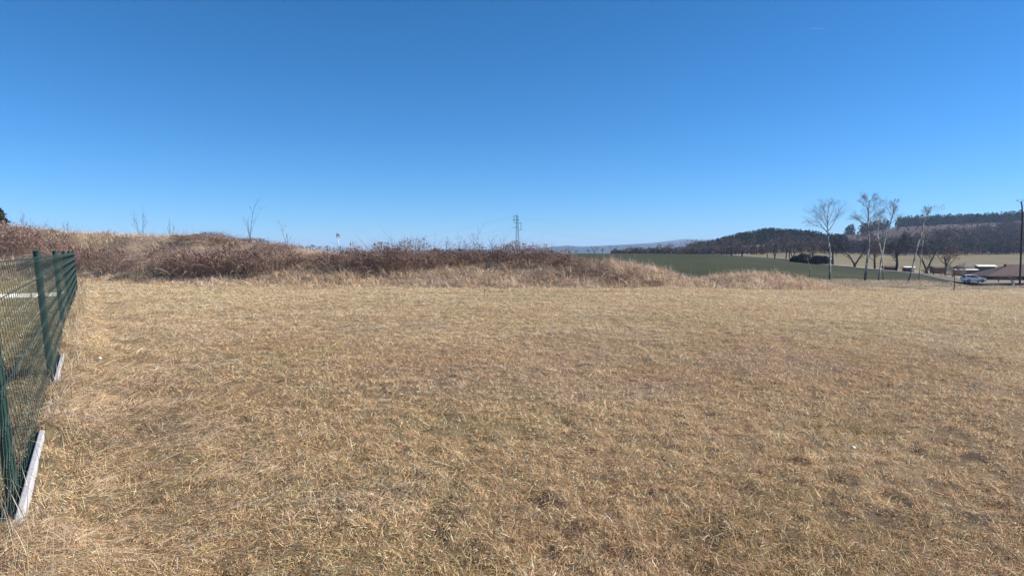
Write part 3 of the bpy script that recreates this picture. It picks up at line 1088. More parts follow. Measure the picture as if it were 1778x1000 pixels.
def field_trees():
    DK, BR, GY = (.07, .054, .056), (.17, .125, .11), (.17, .145, .14)
    protos = [bare_tree_proto(41, 10, 2, DK), bare_tree_proto(42, 10, 1, DK), bare_tree_proto(43, 10, 3, BR), bare_tree_proto(44, 10, 1, BR, .8),
              bare_tree_proto(45, 10, 1, GY, .42), bare_tree_proto(46, 10, 2, GY, .9)]
    used = set()
    T = [  # px, base y guess (unused), top y, distance, proto, width factor, label
        (1609, 398, 172, 0, 1.05, 'dark alder with a forked V shaped trunk behind the slender birch', None),
        (1555, 402, 182, 1, 1.25, 'dark spreading alder between the crossed birches and the leaning one', None),
        (1484, 402, 192, 0, 1.2, 'dark alder seen between the fan crowned birch and the straight birch', None),
        (1446, 404, 208, 1, 1.0, 'dark alder just right of the fan crowned birch trunk', None),
        (1519, 410, 205, 3, 1.2, 'brown alder behind the straight birch', None),
        (1640, 415, 185, 3, 1.3, 'brown bare tree right of the V trunked alder', None),
        (1409, 407, 225, 3, 1.0, 'slim brown tree behind the dark evergreen looking bush', None),
        (1376, 408, 230, 5, .9, 'dark twiggy tree at the left end of the dark bush', None),
        (1364, 396, 245, 4, .7, 'tall narrow pale poplar, left of the pair in front of the wooded dome', None),
        (1371, 402, 248, 4, .7, 'tall narrow pale poplar, right of the pair in front of the wooded dome', None),
        (1345, 416, 250, 2, 1.1, 'round brown tree at the foot of the wooded dome near the poplars', None),
        (1332, 420, 258, 3, 1.0, 'smaller brown tree left of the round brown one', None),
        (1288, 412, 270, 2, 1.3, 'big brown twin crowned tree on the field edge, right one', None),
        (1270, 408, 275, 2, 1.3, 'big brown twin crowned tree on the field edge, left one', None),
        (1252, 417, 285, 3, 1.0, 'brown roadside tree left of the big twin crowns', None),
    ]
    G = 'small roadside trees along the crest of the green crop'
    for k, (px, top) in enumerate([(1238, 418), (1226, 416), (1213, 414), (1200, 413.5), (1188, 421), (1176, 420), (1163, 419), (1150, 421), (1139, 424), (1127, 427),
                                   (1108, 427), (1094, 426), (1084, 429), (1064, 425), (1046, 430), (1032, 426.5), (1022, 431), (990, 427.5), (982, 431), (1000, 432), (1244, 424), (1219, 425), (1169, 427), (1182, 428), (1157, 428)]):
        T.append((px, top, 330 + (k * 37) % 60, [3, 5, 4, 2][k % 4], 1.1, 'small bare roadside tree on the skyline of the green crop', G))
    for px, top, Y, pi, wf, label, g in T:
        p = ground_at(px, Y)
        h = at(px, top, Y)[2] - p[2]
        src = protos[pi]
        if pi in used:
            o = copy_tree(src)
        else:
            o = src
            used.add(pi)
        o['label'] = label
        if g:
            o['group'] = g
        elif 'group' in o:
            del o['group']
        o.location = [float(c) for c in p]
        s = h / 10
        o.scale = (s * wf, s * wf, s)
        o.rotation_euler.z = 0 if 'V shaped' in label else random.uniform(0, 6.28)
    # leafless shrubs between the crop and the buildings
    for px, Y, top, wf, label in [(1622, 160, 458, 1.7, 'purplish leafless shrub left of the young tree, tallest of the shrubs by the sheds'), (1640, 156, 462, 1.8, 'purplish leafless shrub directly behind the young tree'),
                                  (1604, 168, 463, 1.5, 'small leafless shrub at the foot of the forked alder'), (1654, 150, 467, 1.6, 'low leafless shrub between the young tree and the white car'),
                                  (1566, 186, 463, 1.6, 'low leafless shrub beside the small shed behind the leaning birch'), (1735, 150, 476, 2.2, 'low leafless hedge shrub in front of the farmhouse, left one'),
                                  (1756, 150, 475, 2.2, 'low leafless hedge shrub in front of the farmhouse, right one'), (1700, 150, 476, 2.2, 'low leafless shrub behind the bonnet of the white car')]:
        p = ground_at(px, Y)
        h = at(px, top, Y)[2] - p[2]
        o = copy_tree(protos[3 if px != 1640 else 2])
        o.name, o['label'], o['category'], o['group'] = 'bare_shrub', label, 'shrub', 'leafless shrubs near the road'
        o.location = [float(c) for c in p - np.array([0, 0, h * .12])]
        s = h / 10
        o.scale = (s * wf, s * wf, s * 1.1)
        o.rotation_euler.z = random.uniform(0, 6.28)
    # two dense dark bushes by the field edge
    for i, (px, Y, a, h, label) in enumerate([(1394, 212, 3.6, 2.6, 'dense dark rounded bush on the far edge of the crop, left half of a pair'),
                                              (1424, 208, 3.5, 2.5, 'dense dark rounded bush beside the fan crowned birch, right half of a pair')]):
        r = np.random.default_rng(500 + i)
        n = 4200
        v = r.normal(size=(n, 3))
        v /= np.linalg.norm(v, axis=1, keepdims=True)
        v[:, 2] = np.abs(v[:, 2])
        rr = r.random(n) ** .35 * (.8 + .35 * vnoise(v[:, 0] * 3 + 9, v[:, 1] * 3 + 9, .7, i))
        P = v * rr[:, None] * np.array([a, 2.2, h])
        c = np.array([.075, .064, .058]) * r.uniform(.6, 1.5, n)[:, None]
        e = empty('dark_bush', ground_at(px, Y), label, 'bush', 'dark bushes at the far crop edge')
        np_mesh('foliage', *quads_cloud(P, r.uniform(.2, .4, n), c, r, 2.2), M_NEEDLE, e)
        segs = []
        for k in range(16):
            q = r.normal(size=3) * np.array([a * .4, .8, 0])
            segs.append((q * .3 + np.array([0, 0, -.2]), q + np.array([0, 0, h * .6]), .05, .02, 0))
        segs_object('stem', segs, (.05, .04, .035), e, r=r)


def pine(px, top, Y, w, label, seed, group=None, n=1500, name='pine_tree'):
    r = np.random.default_rng(seed)
    base = ground_at(px, Y)
    h = at(px, top, Y)[2] - base[2]
    e = empty(name, base, label, 'tree', group)
    b = MB()
    b.path([(0, 0, -.2), (.05, 0, h * .5), (0, 0, h * .92)], [.16, .12, .04], 6)
    b.build('trunk', simple('pine bark', (.10, .065, .045), .9), e)
    z = r.random(n)
    t = .3 + .7 * z
    prof = np.sin(np.clip((t - .28) / .72, 0, 1) * math.pi) ** .6 * (1.15 - .5 * t)
    ph = r.uniform(0, 6.283, n)
    lob = .65 + .55 * vnoise(ph * 2 + 10, t * 9, 1, seed)
    q = np.sqrt(r.random(n)) * prof * lob * w
    P = np.stack([q * np.cos(ph), q * np.sin(ph), t * h + r.normal(0, .12, n)], 1)
    c = np.array([[.03, .04, .03], [.04, .05, .032], [.022, .03, .026]])[r.integers(0, 3, n)] * r.uniform(.7, 1.4, n)[:, None]
    np_mesh('crown', *quads_cloud(P, r.uniform(.22, .5, n) * (h / 9), c, r, 2), M_NEEDLE, e)
    return e


def pines():
    pine(2, 363, 70, .85, 'dark pine crown peeping over the bank at the left edge of the picture', 601)
    G = 'row of dark conifers showing just above the bank'
    for k, (px, top) in enumerate([(522, 426.5), (533, 428), (543, 425.5), (556, 428), (569, 427), (580, 430), (592, 428), (603, 430), (617, 431), (755, 438.5), (770, 438), (783, 439), (799, 438)]):
        pine(px, top, 240 + 9 * (k % 4), 2.6, 'distant dark conifer showing just above the overgrown bank', 610 + k, G, 420)


def saplings():
    """bare shoots and small trees growing on the bank"""
    r = np.random.default_rng(91)
    SP_ = dict(levels=3, segs=[5, 3, 2], wig=[.07, .12, .15], up=[.08, .1, .1], kids=[6, 3, 0], start=[.25, .2, 0], ang=[30, 32, 0], ratio=[.38, .5, 0], rr=.55, rmin=.006)
    L = [(438, 358, 42.5, 3, 'tallest bare sapling on the bank with several upright stems'), (245, 368, 46, 4, 'bushy bare sapling on the crest of the bank left of the dark domes'),
         (497, 391, 41, 2, 'short forked bare sapling right of the tallest one'), (770, 423, 37, 1, 'single thin upright shoot, leftmost of those before the pylon'),
         (784, 418, 37, 2, 'pair of thin shoots second from the left before the pylon'), (806, 409, 37.5, 3, 'tall thin shoot with side twigs before the pylon'),
         (830, 405, 37, 2, 'tallest thin upright shoot left of the pylon'), (848, 414, 37, 4, 'spray of several thin twigs, second left of the pylon'),
         (860, 416, 36.6, 4, 'spray of several thin twigs nearest to the pylon'), (720, 415, 38, 1, 'lone thin shoot leaning above the dense purple brambles'),
         (945, 428, 36, 2, 'small thin shoot just right of the pylon'), (300, 386, 45, 3, 'thin twiggy shoot on the crest above the tallest dark dome'),
         (120, 386, 49, 3, 'faint bare shrub on the skyline above the end of the fence'), (40, 372, 50, 3, 'faint bare shrub on the skyline near the left pine'),
         (1170, 466, 32.4, 1, 'short dead weed stalk on the dip right of the grassy shoulder'), (1232, 474, 32.5, 1, 'short dead weed stalk before the second grassy mound')]
    for px, top, Y, k, label in L:
        p = ground_at(px, Y)
        h = at(px, top, Y)[2] - p[2]
        e = empty('bare_sapling', p, label, 'sapling', 'bare saplings and shoots on the bank')
        for i in range(k):
            segs = []
            d = (r.normal(0, .16), r.normal(0, .16), 1)
            grow((r.normal(0, .08), r.normal(0, .08), -.05), d, h * (1 if i == 0 else r.uniform(.5, .9)), .022 if h > 2 else .013, 0, r, SP_, segs)
            A = [s for s in segs if s[4] == 0]
            B = [s for s in segs if s[4] > 0]
            st = segs_object('stem', A, (.15, .115, .10), e, r=r)
            segs_object('twigs', B, (.16, .12, .11), st, r=r)


# ------------------------------------------------------------------ FAR WOODS
def woods():
    r = np.random.default_rng(101)

    def mass(name, n, pxr, Dr, h, test, cols, k, label, size, con=False):
        px = r.uniform(*pxr, n)
        D = np.exp(r.uniform(math.log(Dr[0]), math.log(Dr[1]), n))
        ok = test(px, D)
        px, D = px[ok], D[ok]
        X, Y = (px - CX) / F * D, D
        Z = height(X, Y)
        n = len(X)
        hh = r.uniform(h[0], h[1], n)
        tone = cols[r.integers(0, len(cols), n)] * r.uniform(.75, 1.25, n)[:, None]
        m = n * k
        t = r.random(m)
        ph = r.uniform(0, 6.283, m)
        H = np.repeat(hh, k)
        if con:
            prof = np.sin(np.clip((t + .12) / 1.12, 0, 1) * math.pi) ** .55 * (.36 - .16 * t)
        else:
            prof = np.sin(np.clip(t * .92 + .05, 0, 1) * math.pi) ** .6 * .36
        q = np.sqrt(r.random(m)) * prof * H
        zz = H * (.16 + .84 * t)
        P = np.stack([np.repeat(X, k) + q * np.cos(ph), np.repeat(Y, k) + q * np.sin(ph), np.repeat(Z, k) + zz], 1)
        C = np.repeat(tone, k, 0) * r.uniform(.8, 1.2, m)[:, None]
        parts = [quads_cloud(P, r.uniform(.6, 1.3, m) * size, C, r, 2.4 if not con else 1.6)]
        A = np.stack([X, Y, Z - .5], 1)
        B = np.stack([X, Y, Z + hh * .8], 1)
        parts.append(segs_mesh(A, B, np.full(n, .2), np.full(n, .08), np.tile([.06, .045, .04], (n, 1)), 3))
        V, T, C = join(parts)
        tag(np_mesh(name, V, T, C, M_WOOD), label, 'wood', kind='stuff')

    bare_c = np.array([[.085, .062, .060], [.075, .058, .060], [.10, .075, .065], [.07, .06, .062]])
    con_c = np.array([[.028, .040, .034], [.035, .046, .036], [.022, .032, .030]])
    # wooded dome
    mass('dome_woodland', 2600, (1195, 1470), (540, 900), (5, 8.5), lambda p, D: (D > np.interp(p, [1200, 1300, 1400, 1470], [630, 590, 570, 560])) & ((p < 1415) | (D < 720)),
         np.concatenate([con_c, con_c, bare_c[:1]]), 34, 'dark mixed wood covering the rounded hill', .85, True)
    # bare brown wood on the slope
    mass('hillside_woodland', 4200, (1330, 1960), (508, 880), (5, 9), lambda p, D: np.where(p > 1430, D < np.interp(p, [1440, 1500, 1560, 1620, 1778, 1960], [580, 610, 670, 760, 850, 870]), D < 600),
         np.concatenate([bare_c, bare_c, con_c[:1] * 1.3]), 30, 'bare purplish brown wood along the foot of the long hill', .7)
    # ridge conifers
    mass('ridge_woodland', 2600, (1556, 2050), (985, 1200), (12, 17), lambda p, D: D > np.interp(p, [1556, 1650, 2050], [990, 1000, 1005]),
         con_c, 40, 'dark pine wood along the skyline of the long hill', 1.25, True)
    mass('saddle_woodland', 190, (1458, 1545), (960, 1100), (9, 15), lambda p, D: np.sin(p * .21) + np.sin(p * .08) > -.5,
         con_c, 44, 'broken row of dark conifers in the saddle between dome and ridge', 1.2, True)
    # belt of scrub at the foot of the dome and along the road, far side
    mass('scrub_belt', 900, (1060, 1330), (420, 600), (2.5, 5.5), lambda p, D: r.random(len(p)) < np.interp(p, [1060, 1140, 1250, 1330], [.35, .8, 1, .5]),
         bare_c * .9, 26, 'dark scrub belt beyond the crest of the green crop', .6)
    mass('heath_scrub', 350, (1440, 1960), (760, 1000), (1.5, 4), lambda p, D: fbm(p, D, 30, 5) > .5,
         bare_c, 16, 'low brown scrub dotted over the open slope under the ridge', .9)


# ------------------------------------------------------------------ FENCE
def fence():
    e = empty('chain_link_fence', (FA + FB * 4.1, 4.1, 0), 'leaning dark green chain link fence with concrete base panels along the left field edge', 'fence')
    o = np.array([FA + FB * 4.1, 4.1, 0.])
    dirv = np.array([FB, 1., 0]) / math.hypot(FB, 1)
    out = np.array([-1., FB, 0]) / math.hypot(FB, 1)     # away from the camera's side
    nrm = -out
    LEAN = .072
    Y0, Y1 = .3, 26.4
    k = math.hypot(FB, 1)
    L0, L1 = (Y0 - 4.1) * k, (Y1 - 4.1) * k

    def pt(s, h, off=0.0):
        q = dirv * s + out * (h * LEAN) + nrm * off
        w = o + q
        g = gz(w[0], w[1]) if h == 0 else 0
        return q + np.array([0, 0, h])
    TOPH = 1.53
    # posts
    for i in range(7):
        y = 4.4 * i
        s = (y - 4.1) * k
        b = MB()
        b.path([pt(s, -.1, -.045), pt(s, TOPH + .05, -.045)], .036, 10)
        post = b.build('post', M_PVC, e, smooth=False)
        c = MB()
        c.path([pt(s, TOPH + .05, -.045), pt(s, TOPH + .062, -.045), pt(s, TOPH + .075, -.045)], [.040, .040, .02], 10)
        c.build('post_cap', M_PVCD, post)
    # woven mesh: zig-zag wires
    cell, rowh = .16, .085
    A, B = [], []
    h0, h1 = .10, TOPH
    rows = int((h1 - h0) / rowh)
    cols = int((L1 - L0) / cell)
    hs = h0 + np.arange(rows + 1) * (h1 - h0) / rows
    ii = np.arange(cols)
    s0 = L0 + ii * cell
    for j in range(rows):
        for sgn in (0, 1):
            # left-leaning and right-leaning legs of each zig-zag
            sa = s0 + (0 if j % 2 == 0 else cell / 2) * (1 if sgn == 0 else 1)
            if sgn == 0:
                sb = s0 + (cell / 2 if j % 2 == 0 else 0)
            else:
                sa = s0 + (0 if j % 2 == 0 else cell / 2)
                sb = s0 + (-cell / 2 if j % 2 == 0 else cell)
            oa = .003 if sgn == 0 else -.003
            pa = dirv[None] * sa[:, None] + out[None] * (hs[j] * LEAN) + nrm[None] * oa + np.array([[0, 0, hs[j]]])
            pb = dirv[None] * sb[:, None] + out[None] * (hs[j + 1] * LEAN) + nrm[None] * -oa + np.array([[0, 0, hs[j + 1]]])
            A.append(pa)
            B.append(pb)
    A, B = np.concatenate(A), np.concatenate(B)
    n = len(A)
    sag = lambda P: P + np.array([[0, 0, 1]]) * 0
    V, T, C = segs_mesh(A, B, np.full(n, .0020), np.full(n, .0020), np.zeros((n, 3)), 3)
    np_mesh('wire_mesh', V, T, None, M_PVCD, e)
    # tension wires
    for h in (.14, .80, 1.30, TOPH):
        b = MB()
        b.bar(pt(L0, h, .0), pt(L1, h, .0), .0035 if h < 1.5 else .005, None, 6)
        b.build('tension_wire', M_PVC, e)
    # concrete base panels
    s = -4.1 * k
    for i in range(6):
        sa, sb = s + i * 4.4 * k, s + (i + 1) * 4.4 * k
        sa = max(sa, L0)
        if sb <= L0:
            continue
        b = MB()
        V = []
        for ss in (sa + .012, sb - .012):
            for off, h in ((.008, -.1), (.048, -.1), (.048, .145), (.008, .145)):
                q = dirv * ss + nrm * off
                V.append(q + np.array([0, 0, h]))
        b.add(V, [(0, 1, 2, 3), (7, 6, 5, 4), (0, 4, 5, 1), (1, 5, 6, 2), (2, 6, 7, 3), (3, 7, 4, 0)])
        b.build('concrete_panel', M_CONC, e, bevel=.008)


def beyond_fence():
    # pale concrete edging in the plot behind the fence
    a, b_ = at(-260, 516, 21.5), at(128, 516, 26)
    e = MB()
    n = 9
    z = gz(a[0], a[1])
    root = empty('concrete_edging', (b_[0], b_[1], 0), 'white concrete edging strip on the plot behind the green fence', 'edging')
    for i in range(n):
        ln = math.hypot(b_[0] - a[0], b_[1] - a[1])
        x0, x1 = -ln + ln * i / n, -ln + ln * (i + 1) / n
        m = MB()
        m.box(x0 + .01, x1 - .01, -.03, .03, -.1, .135)
        m.build('edging_slab', M_WCONC, root, bevel=.006)
    root.rotation_euler.z = math.atan2(b_[1] - a[1], b_[0] - a[0])
    # withered clump behind the fence
    r = np.random.default_rng(140)
    p = at(26, 668, 8.6)
    p[2] = gz(p[0], p[1])
    root = empty('withered_clump', p, 'dark withered plant clump behind the fence before the first leaning post', 'weed')
    n = 420
    ph = r.uniform(0, 6.283, n)
    q = r.random(n) * .16
    P = np.stack([q * np.cos(ph), q * np.sin(ph), np.full(n, -.02)], 1)
    c = np.array([[.09, .08, .07], [.13, .11, .09], [.07, .06, .055]])[r.integers(0, 3, n)]
    np_mesh('stalks', *ribbons(P, ph, r.uniform(.1, 1.1, n), r.uniform(.2, 1.2, n), r.uniform(.15, .42, n), r.uniform(.004, .012, n), c, 3, .9, r), M_GRASS, root)


# ------------------------------------------------------------------ SMALL THINGS
def small_things():
    p = ground_at(842, 23.6)
    e = empty('survey_stake', p, 'short wooden survey stake with a red tip in the middle of the far field', 'stake')
    b = MB()
    b.box(-.021, .021, -.018, .018, -.15, .29)
    s = b.build('shaft', M_STAKE, e, bevel=.003)
    b = MB()
    b.box(-.022, .022, -.019, .019, .29, .345)
    b.build('painted_tip', M_STAKETIP, e, bevel=.003)
    e.rotation_euler = (.02, -.01, .35)
    r = np.random.default_rng(150)
    for i, (px, py, Y, sz, label) in enumerate([(1481, 787, 5.72, .016, 'small white stone lying in the grass at the right'), (173, 632, 10.15, .026, 'pale flat stone in the straw right of the fence'),
                                                (866, 592, 12.7, .017, 'tiny white stone in the middle of the field')]):
        q = at(px, py, Y)
        q[2] = gz(q[0], q[1]) + .035
        m = MB()
        nlat, nlon = 6, 9
        V = []
        for a in range(nlat + 1):
            for b_ in range(nlon):
                th, ph = math.pi * a / nlat, 2 * math.pi * b_ / nlon
                rr = sz * (1 + .35 * (vnoise(math.cos(ph) * 1.5 + 5, th * 1.3 + i, 1, 3 + i) - .5))
                V.append((1.4 * rr * math.sin(th) * math.cos(ph), rr * math.sin(th) * math.sin(ph), .75 * rr * math.cos(th)))
        Fc = [(a * nlon + b_, (a + 1) * nlon + b_, (a + 1) * nlon + (b_ + 1) % nlon, a * nlon + (b_ + 1) % nlon) for a in range(nlat) for b_ in range(nlon)]
        m.add(V, Fc)
        o = m.build('stone', M_STONE, smooth=True)
        o.location = [float(c) for c in q]
        tag(o, label, 'stone')


# ------------------------------------------------------------------ PYLON, WIRES, MAST
def pylon():
    Y = 180
    m = Y / F
    g = ground_at(898.5, Y)
    top = at(897.5, 372, Y)[2] - g[2]
    e = empty('lattice_pylon', g, 'slim green grey lattice power pylon with short offset crossarms behind the bank', 'pylon')
    w0, w1 = .5, .2

    def leg(sx, sy, z):
        w = w0 + (w1 - w0) * min(z / (top * .8), 1)
        return np.array([sx * w - .10 * z / top, sy * w, z])
    for sx in (-1, 1):
        for sy in (-1, 1):
            b = MB()
            b.path([leg(sx, sy, -.3), leg(sx, sy, top * .8), leg(sx, sy, top - .3)], .06, 4)
            b.build('leg', M_STEEL, e)
    b = MB()
    n = 17
    for i in range(n):
        za, zb = (top - .4) * i / n, (top - .4) * (i + 1) / n
        for (s1, s2) in (((-1, -1), (1, -1)), ((1, -1), (1, 1)), ((1, 1), (-1, 1)), ((-1, 1), (-1, -1))):
            if i % 2:
                s1, s2 = s2, s1
            b.bar(leg(*s1, za), leg(*s2, zb), .028)
        b.bar(leg(-1, -1, zb), leg(1, -1, zb), .028)
    b.build('lattice_bracing', M_STEEL, e)
    b = MB()
    b.bar((-.2, 0, top - .4), (-.1, 0, top + .25), .035)
    b.build('top_spike', M_STEEL, e)
    px = lambda zx, zyy: ((870 + zx / 11.1 - 898.5) * m, at(898, 360 + zyy / 11.1, Y)[2] - g[2])
    for xa, xb, yy in ((245, 300, 168), (222, 352, 248), (262, 392, 303), (220, 332, 388), (330, 392, 437)):
        x0, z = px(xa, yy)
        x1, _ = px(xb, yy)
        b = MB()
        b.bar((x0, -.12, z), (x1, -.12, z), .055)
        b.bar((x0, .12, z), (x1, .12, z), .055)
        b.bar((x0, -.12, z), (x0, .12, z), .05)
        b.bar((x1, -.12, z), (x1, .12, z), .05)
        b.build('crossarm', M_STEEL, e)
    for zx, ya, yb in ((250, 168, 292), (384, 303, 437), (325, 168, 248)):
        x, za = px(zx, ya)
        _, zb = px(zx, yb)
        b = MB()
        pts, rad = [], []
        for k in range(14):
            pts.append((x, 0, za + (zb - za) * k / 13))
            rad.append(.085 if k % 2 else .045)
        b.path(pts, rad, 8)
        b.build('insulator', M_GLAZE, e)
    # conductors run off to both sides
    ends = []
    for i, (zx, yy, lx, ly, lY, rx, ry, rY) in enumerate([(222, 388, 560, 437, 420, 1262, 418, 430), (392, 437, 585, 438, 425, 1258, 421, 430), (245, 168, 545, 432, 418, 1266, 414, 430)]):
        x, z = px(zx, yy)
        s = g + np.array([x, 0, z])
        for side, (ex, ey, eY) in (('left', (lx, ly, lY)), ('right', (rx, ry, rY))):
            t = at(ex, ey, eY)
            pts = []
            for q in np.linspace(0, 1, 40):
                p = s + (t - s) * q
                p[2] -= 2.5 * 4 * q * (1 - q)
                pts.append(p)
            b = MB()
            b.path(pts, .011, 4)
            o = b.build('power_line', M_WIRE)
            lab = {0: 'from the lowest left crossarm', 1: 'from the lowest right crossarm', 2: 'from the topmost bracket'}[i]
            tag(o, 'thin power line running ' + side + ' ' + lab + ' of the pylon', 'cable', 'power lines on the pylon')


def mast():
    Y = 420
    g = ground_at(588, Y)
    top = at(588, 405, Y)[2] - g[2]
    e = empty('antenna_mast', g, 'slim white antenna mast with a boxy head far beyond the bank', 'mast')
    b = MB()
    b.path([(0, 0, -.5), (0, 0, top - .5)], [.26, .18], 8)
    b.build('mast_tube', M_MAST, e, smooth=True)
    for dx, dz in ((-.75, -1.3), (.65, -1.6), (0, -.9)):
        b = MB()
        b.box(dx - .3, dx + .3, -.55, -.35, top + dz - 1.0, top + dz + 1.0)
        b.build('antenna_panel', M_MAST, e, bevel=.04)
    b = MB()
    b.path([(-1.0, 0, top - 2.6), (1.0, 0, top - 2.6)], .12, 6)
    b.path([(-1.0, 0, top - .9), (1.0, 0, top - .9)], .12, 6)
    b.build('antenna_bracket', M_MAST, e)
    b = MB()
    b.path([(0, 0, top - .5), (0, 0, top + .8)], [.08, .03], 5)
    b.build('lightning_rod', M_MAST, e)


# ------------------------------------------------------------------ ROAD
ROADP = [(1990, 128), (1850, 128), (1778, 129), (1740, 130), (1690, 132), (1650, 138), (1615, 154), (1575, 172), (1520, 184), (1440, 202), (1370, 240), (1300, 288), (1240, 345), (1205, 400)]


def road():
    pts = [np.array([(px - CX) / F * Y, Y]) for px, Y in ROADP]
    P = np.array(smooth_path([np.array([p[0], p[1], 0]) for p in pts], 14))[:, :2]
    d = np.gradient(P, axis=0)
    d /= np.linalg.norm(d, axis=1, keepdims=True)
    nrm = np.stack([-d[:, 1], d[:, 0]], 1)
    V, Fc = [], []
    offs = [-1.85, -1.6, 1.6, 1.85]
    for i in range(len(P)):
        zc = road_z(*P[i])
        for k, o in enumerate(offs):
            q = P[i] + nrm[i] * o
            V.append((q[0], q[1], zc - (.9 if k in (0, 3) else 0)))
    for i in range(len(P) - 1):
        for k in range(3):
            a = i * 4 + k
            Fc.append((a, a + 4, a + 5, a + 1))
    m = MB()
    m.add(V, Fc)
    o = m.build('road', M_ASPH)
    o['kind'] = 'structure'


def road_z(x, y):
    px = CX + F * x / y
    return max(gz(x + a, y + b) for a in (-1, 0, 1) for b in (-2, 0, 2)) + .08 + .3 * float(sstep(1665, 1700, px))


# ------------------------------------------------------------------ CAR
def car():
    x = (1691 - CX) / F * 131.5
    p = np.array([x, 131.5, road_z(x, 131.5) + .0])
    e = empty('estate_car', p, 'white compact estate car with dark windows on the road beyond the field', 'car', rz=R(-8))
    e.scale = (.87, .87, .9)
    H = .9  # half width; car points along +x
    low = [(-2.12, .34), (-2.18, .62), (-2.10, .98), (-1.95, 1.04), (.62, 1.02), (1.25, .97), (1.85, .86), (2.10, .70), (2.15, .45), (2.05, .30)]
    b = MB()
    b.prism(low[::-1], -H, H, [.06, .05, .05, .02, .06, .06, .02, .02, .03, .06][::-1])
    b.build('body', M_WHITE, e, bevel=.05)
    cab = [(-2.02, 1.0), (-1.78, 1.42), (-1.45, 1.52), (-.2, 1.53), (.18, 1.44), (1.02, .98)]
    b = MB()
    b.prism(cab[::-1], -.86, .86, [.02, .18, .22, .22, .20, .05][::-1])
    b.build('cabin', M_WHITE, e, bevel=.05)
    # side glass: panels lying on the cabin's slanted sides
    def side_glass(poly, sy):
        m = MB()
        V = []
        for (xx, zz) in poly:
            f = (zz - 1.0) / .53
            yy = .86 - (.03 + .19 * f) + .012
            V.append((xx, sy * yy, zz))
        V2 = [(v[0], v[1] - sy * .02, v[2]) for v in V]
        n = len(V)
        idx = tuple(range(n)) if sy < 0 else tuple(range(n))[::-1]
        m.add(V + V2, [idx, tuple(i + n for i in idx[::-1])] + [(k, (k + 1) % n, (k + 1) % n + n, k + n) for k in range(n)])
        return m
    for sy in (-1, 1):
        for poly in ([(-1.80, 1.09), (-1.62, 1.40), (-1.05, 1.44), (-1.05, 1.07)], [(-.98, 1.07), (-.98, 1.44), (-.22, 1.45), (-.12, 1.06)], [(-.05, 1.06), (-.14, 1.44), (.12, 1.40), (.78, 1.06)]):
            side_glass(poly, sy).build('side_window', M_CGLASS, e)
    b = MB()
    b.add([(.98, -.70, 1.02), (.98, .70, 1.02), (.24, .62, 1.43), (.24, -.62, 1.43), (1.01, -.70, 1.03), (1.01, .70, 1.03), (.27, .62, 1.445), (.27, -.62, 1.445)],
          [(4, 5, 6, 7), (3, 2, 1, 0), (0, 1, 5, 4), (1, 2, 6, 5), (2, 3, 7, 6), (3, 0, 4, 7)])
    b.build('windscreen', M_CGLASS, e)
    b = MB()
    b.add([(-2.05, -.66, 1.05), (-2.05, .66, 1.05), (-1.80, .60, 1.42), (-1.80, -.60, 1.42), (-2.07, -.66, 1.06), (-2.07, .66, 1.06), (-1.83, .60, 1.43), (-1.83, -.60, 1.43)],
          [(7, 6, 5, 4), (0, 1, 2, 3), (4, 5, 1, 0), (5, 6, 2, 1), (6, 7, 3, 2), (7, 4, 0, 3)])
    b.build('rear_window', M_CGLASS, e)
    b = MB()
    b.box(-2.1, 2.06, -.915, .915, .24, .36)
    b.build('sill_trim', M_TRIM, e, bevel=.03)
    for sx in (-1.32, 1.32):
        for sy in (-1, 1):
            c = np.array([sx, sy * .80, .33])
            b = MB()
            pr = [(-.11, .20), (-.11, .30), (-.08, .33), (.08, .33), (.11, .30), (.11, .20)]
            n = 20
            V, Fc = [], []
            for k in range(n):
                a = 2 * math.pi * k / n
                for (yy, rr) in pr:
                    V.append((c[0] + rr * math.cos(a), c[1] + yy + sy * .03, c[2] + rr * math.sin(a)))
            q = len(pr)
            for k in range(n):
                for j in range(q):
                    Fc.append((k * q + j, ((k + 1) % n) * q + j, ((k + 1) % n) * q + (j + 1) % q, k * q + (j + 1) % q))
            b.add(V, Fc)
            w = b.build('wheel', M_TYRE, e, smooth=True)
            b = MB()
            b.path([(c[0], c[1] - .06 + sy * .04, c[2]), (c[0], c[1] + .06 + sy * .04, c[2])], .205, 16)
            b.build('rim', M_RIM, w)
    for sy in (-1, 1):
        b = MB()
        b.box(1.82, 2.13, sy * .62 - .16, sy * .62 + .16, .62, .79)
        b.build('headlight', M_LAMP, e, bevel=.04)
        b = MB()
        b.box(-2.2, -2.02, sy * .72 - .13, sy * .72 + .13, .78, 1.0)
        b.build('tail_light', M_RED, e, bevel=.03)
        b = MB()
        b.box(.55, .72, sy * .95 - .09, sy * .95 + .09, 1.0, 1.13)
        b.build('wing_mirror', M_WHITE, e, bevel=.03)
    b = MB()
    b.box(2.08, 2.165, -.5, .5, .42, .60)
    b.build('grille', M_TRIM, e, bevel=.02)


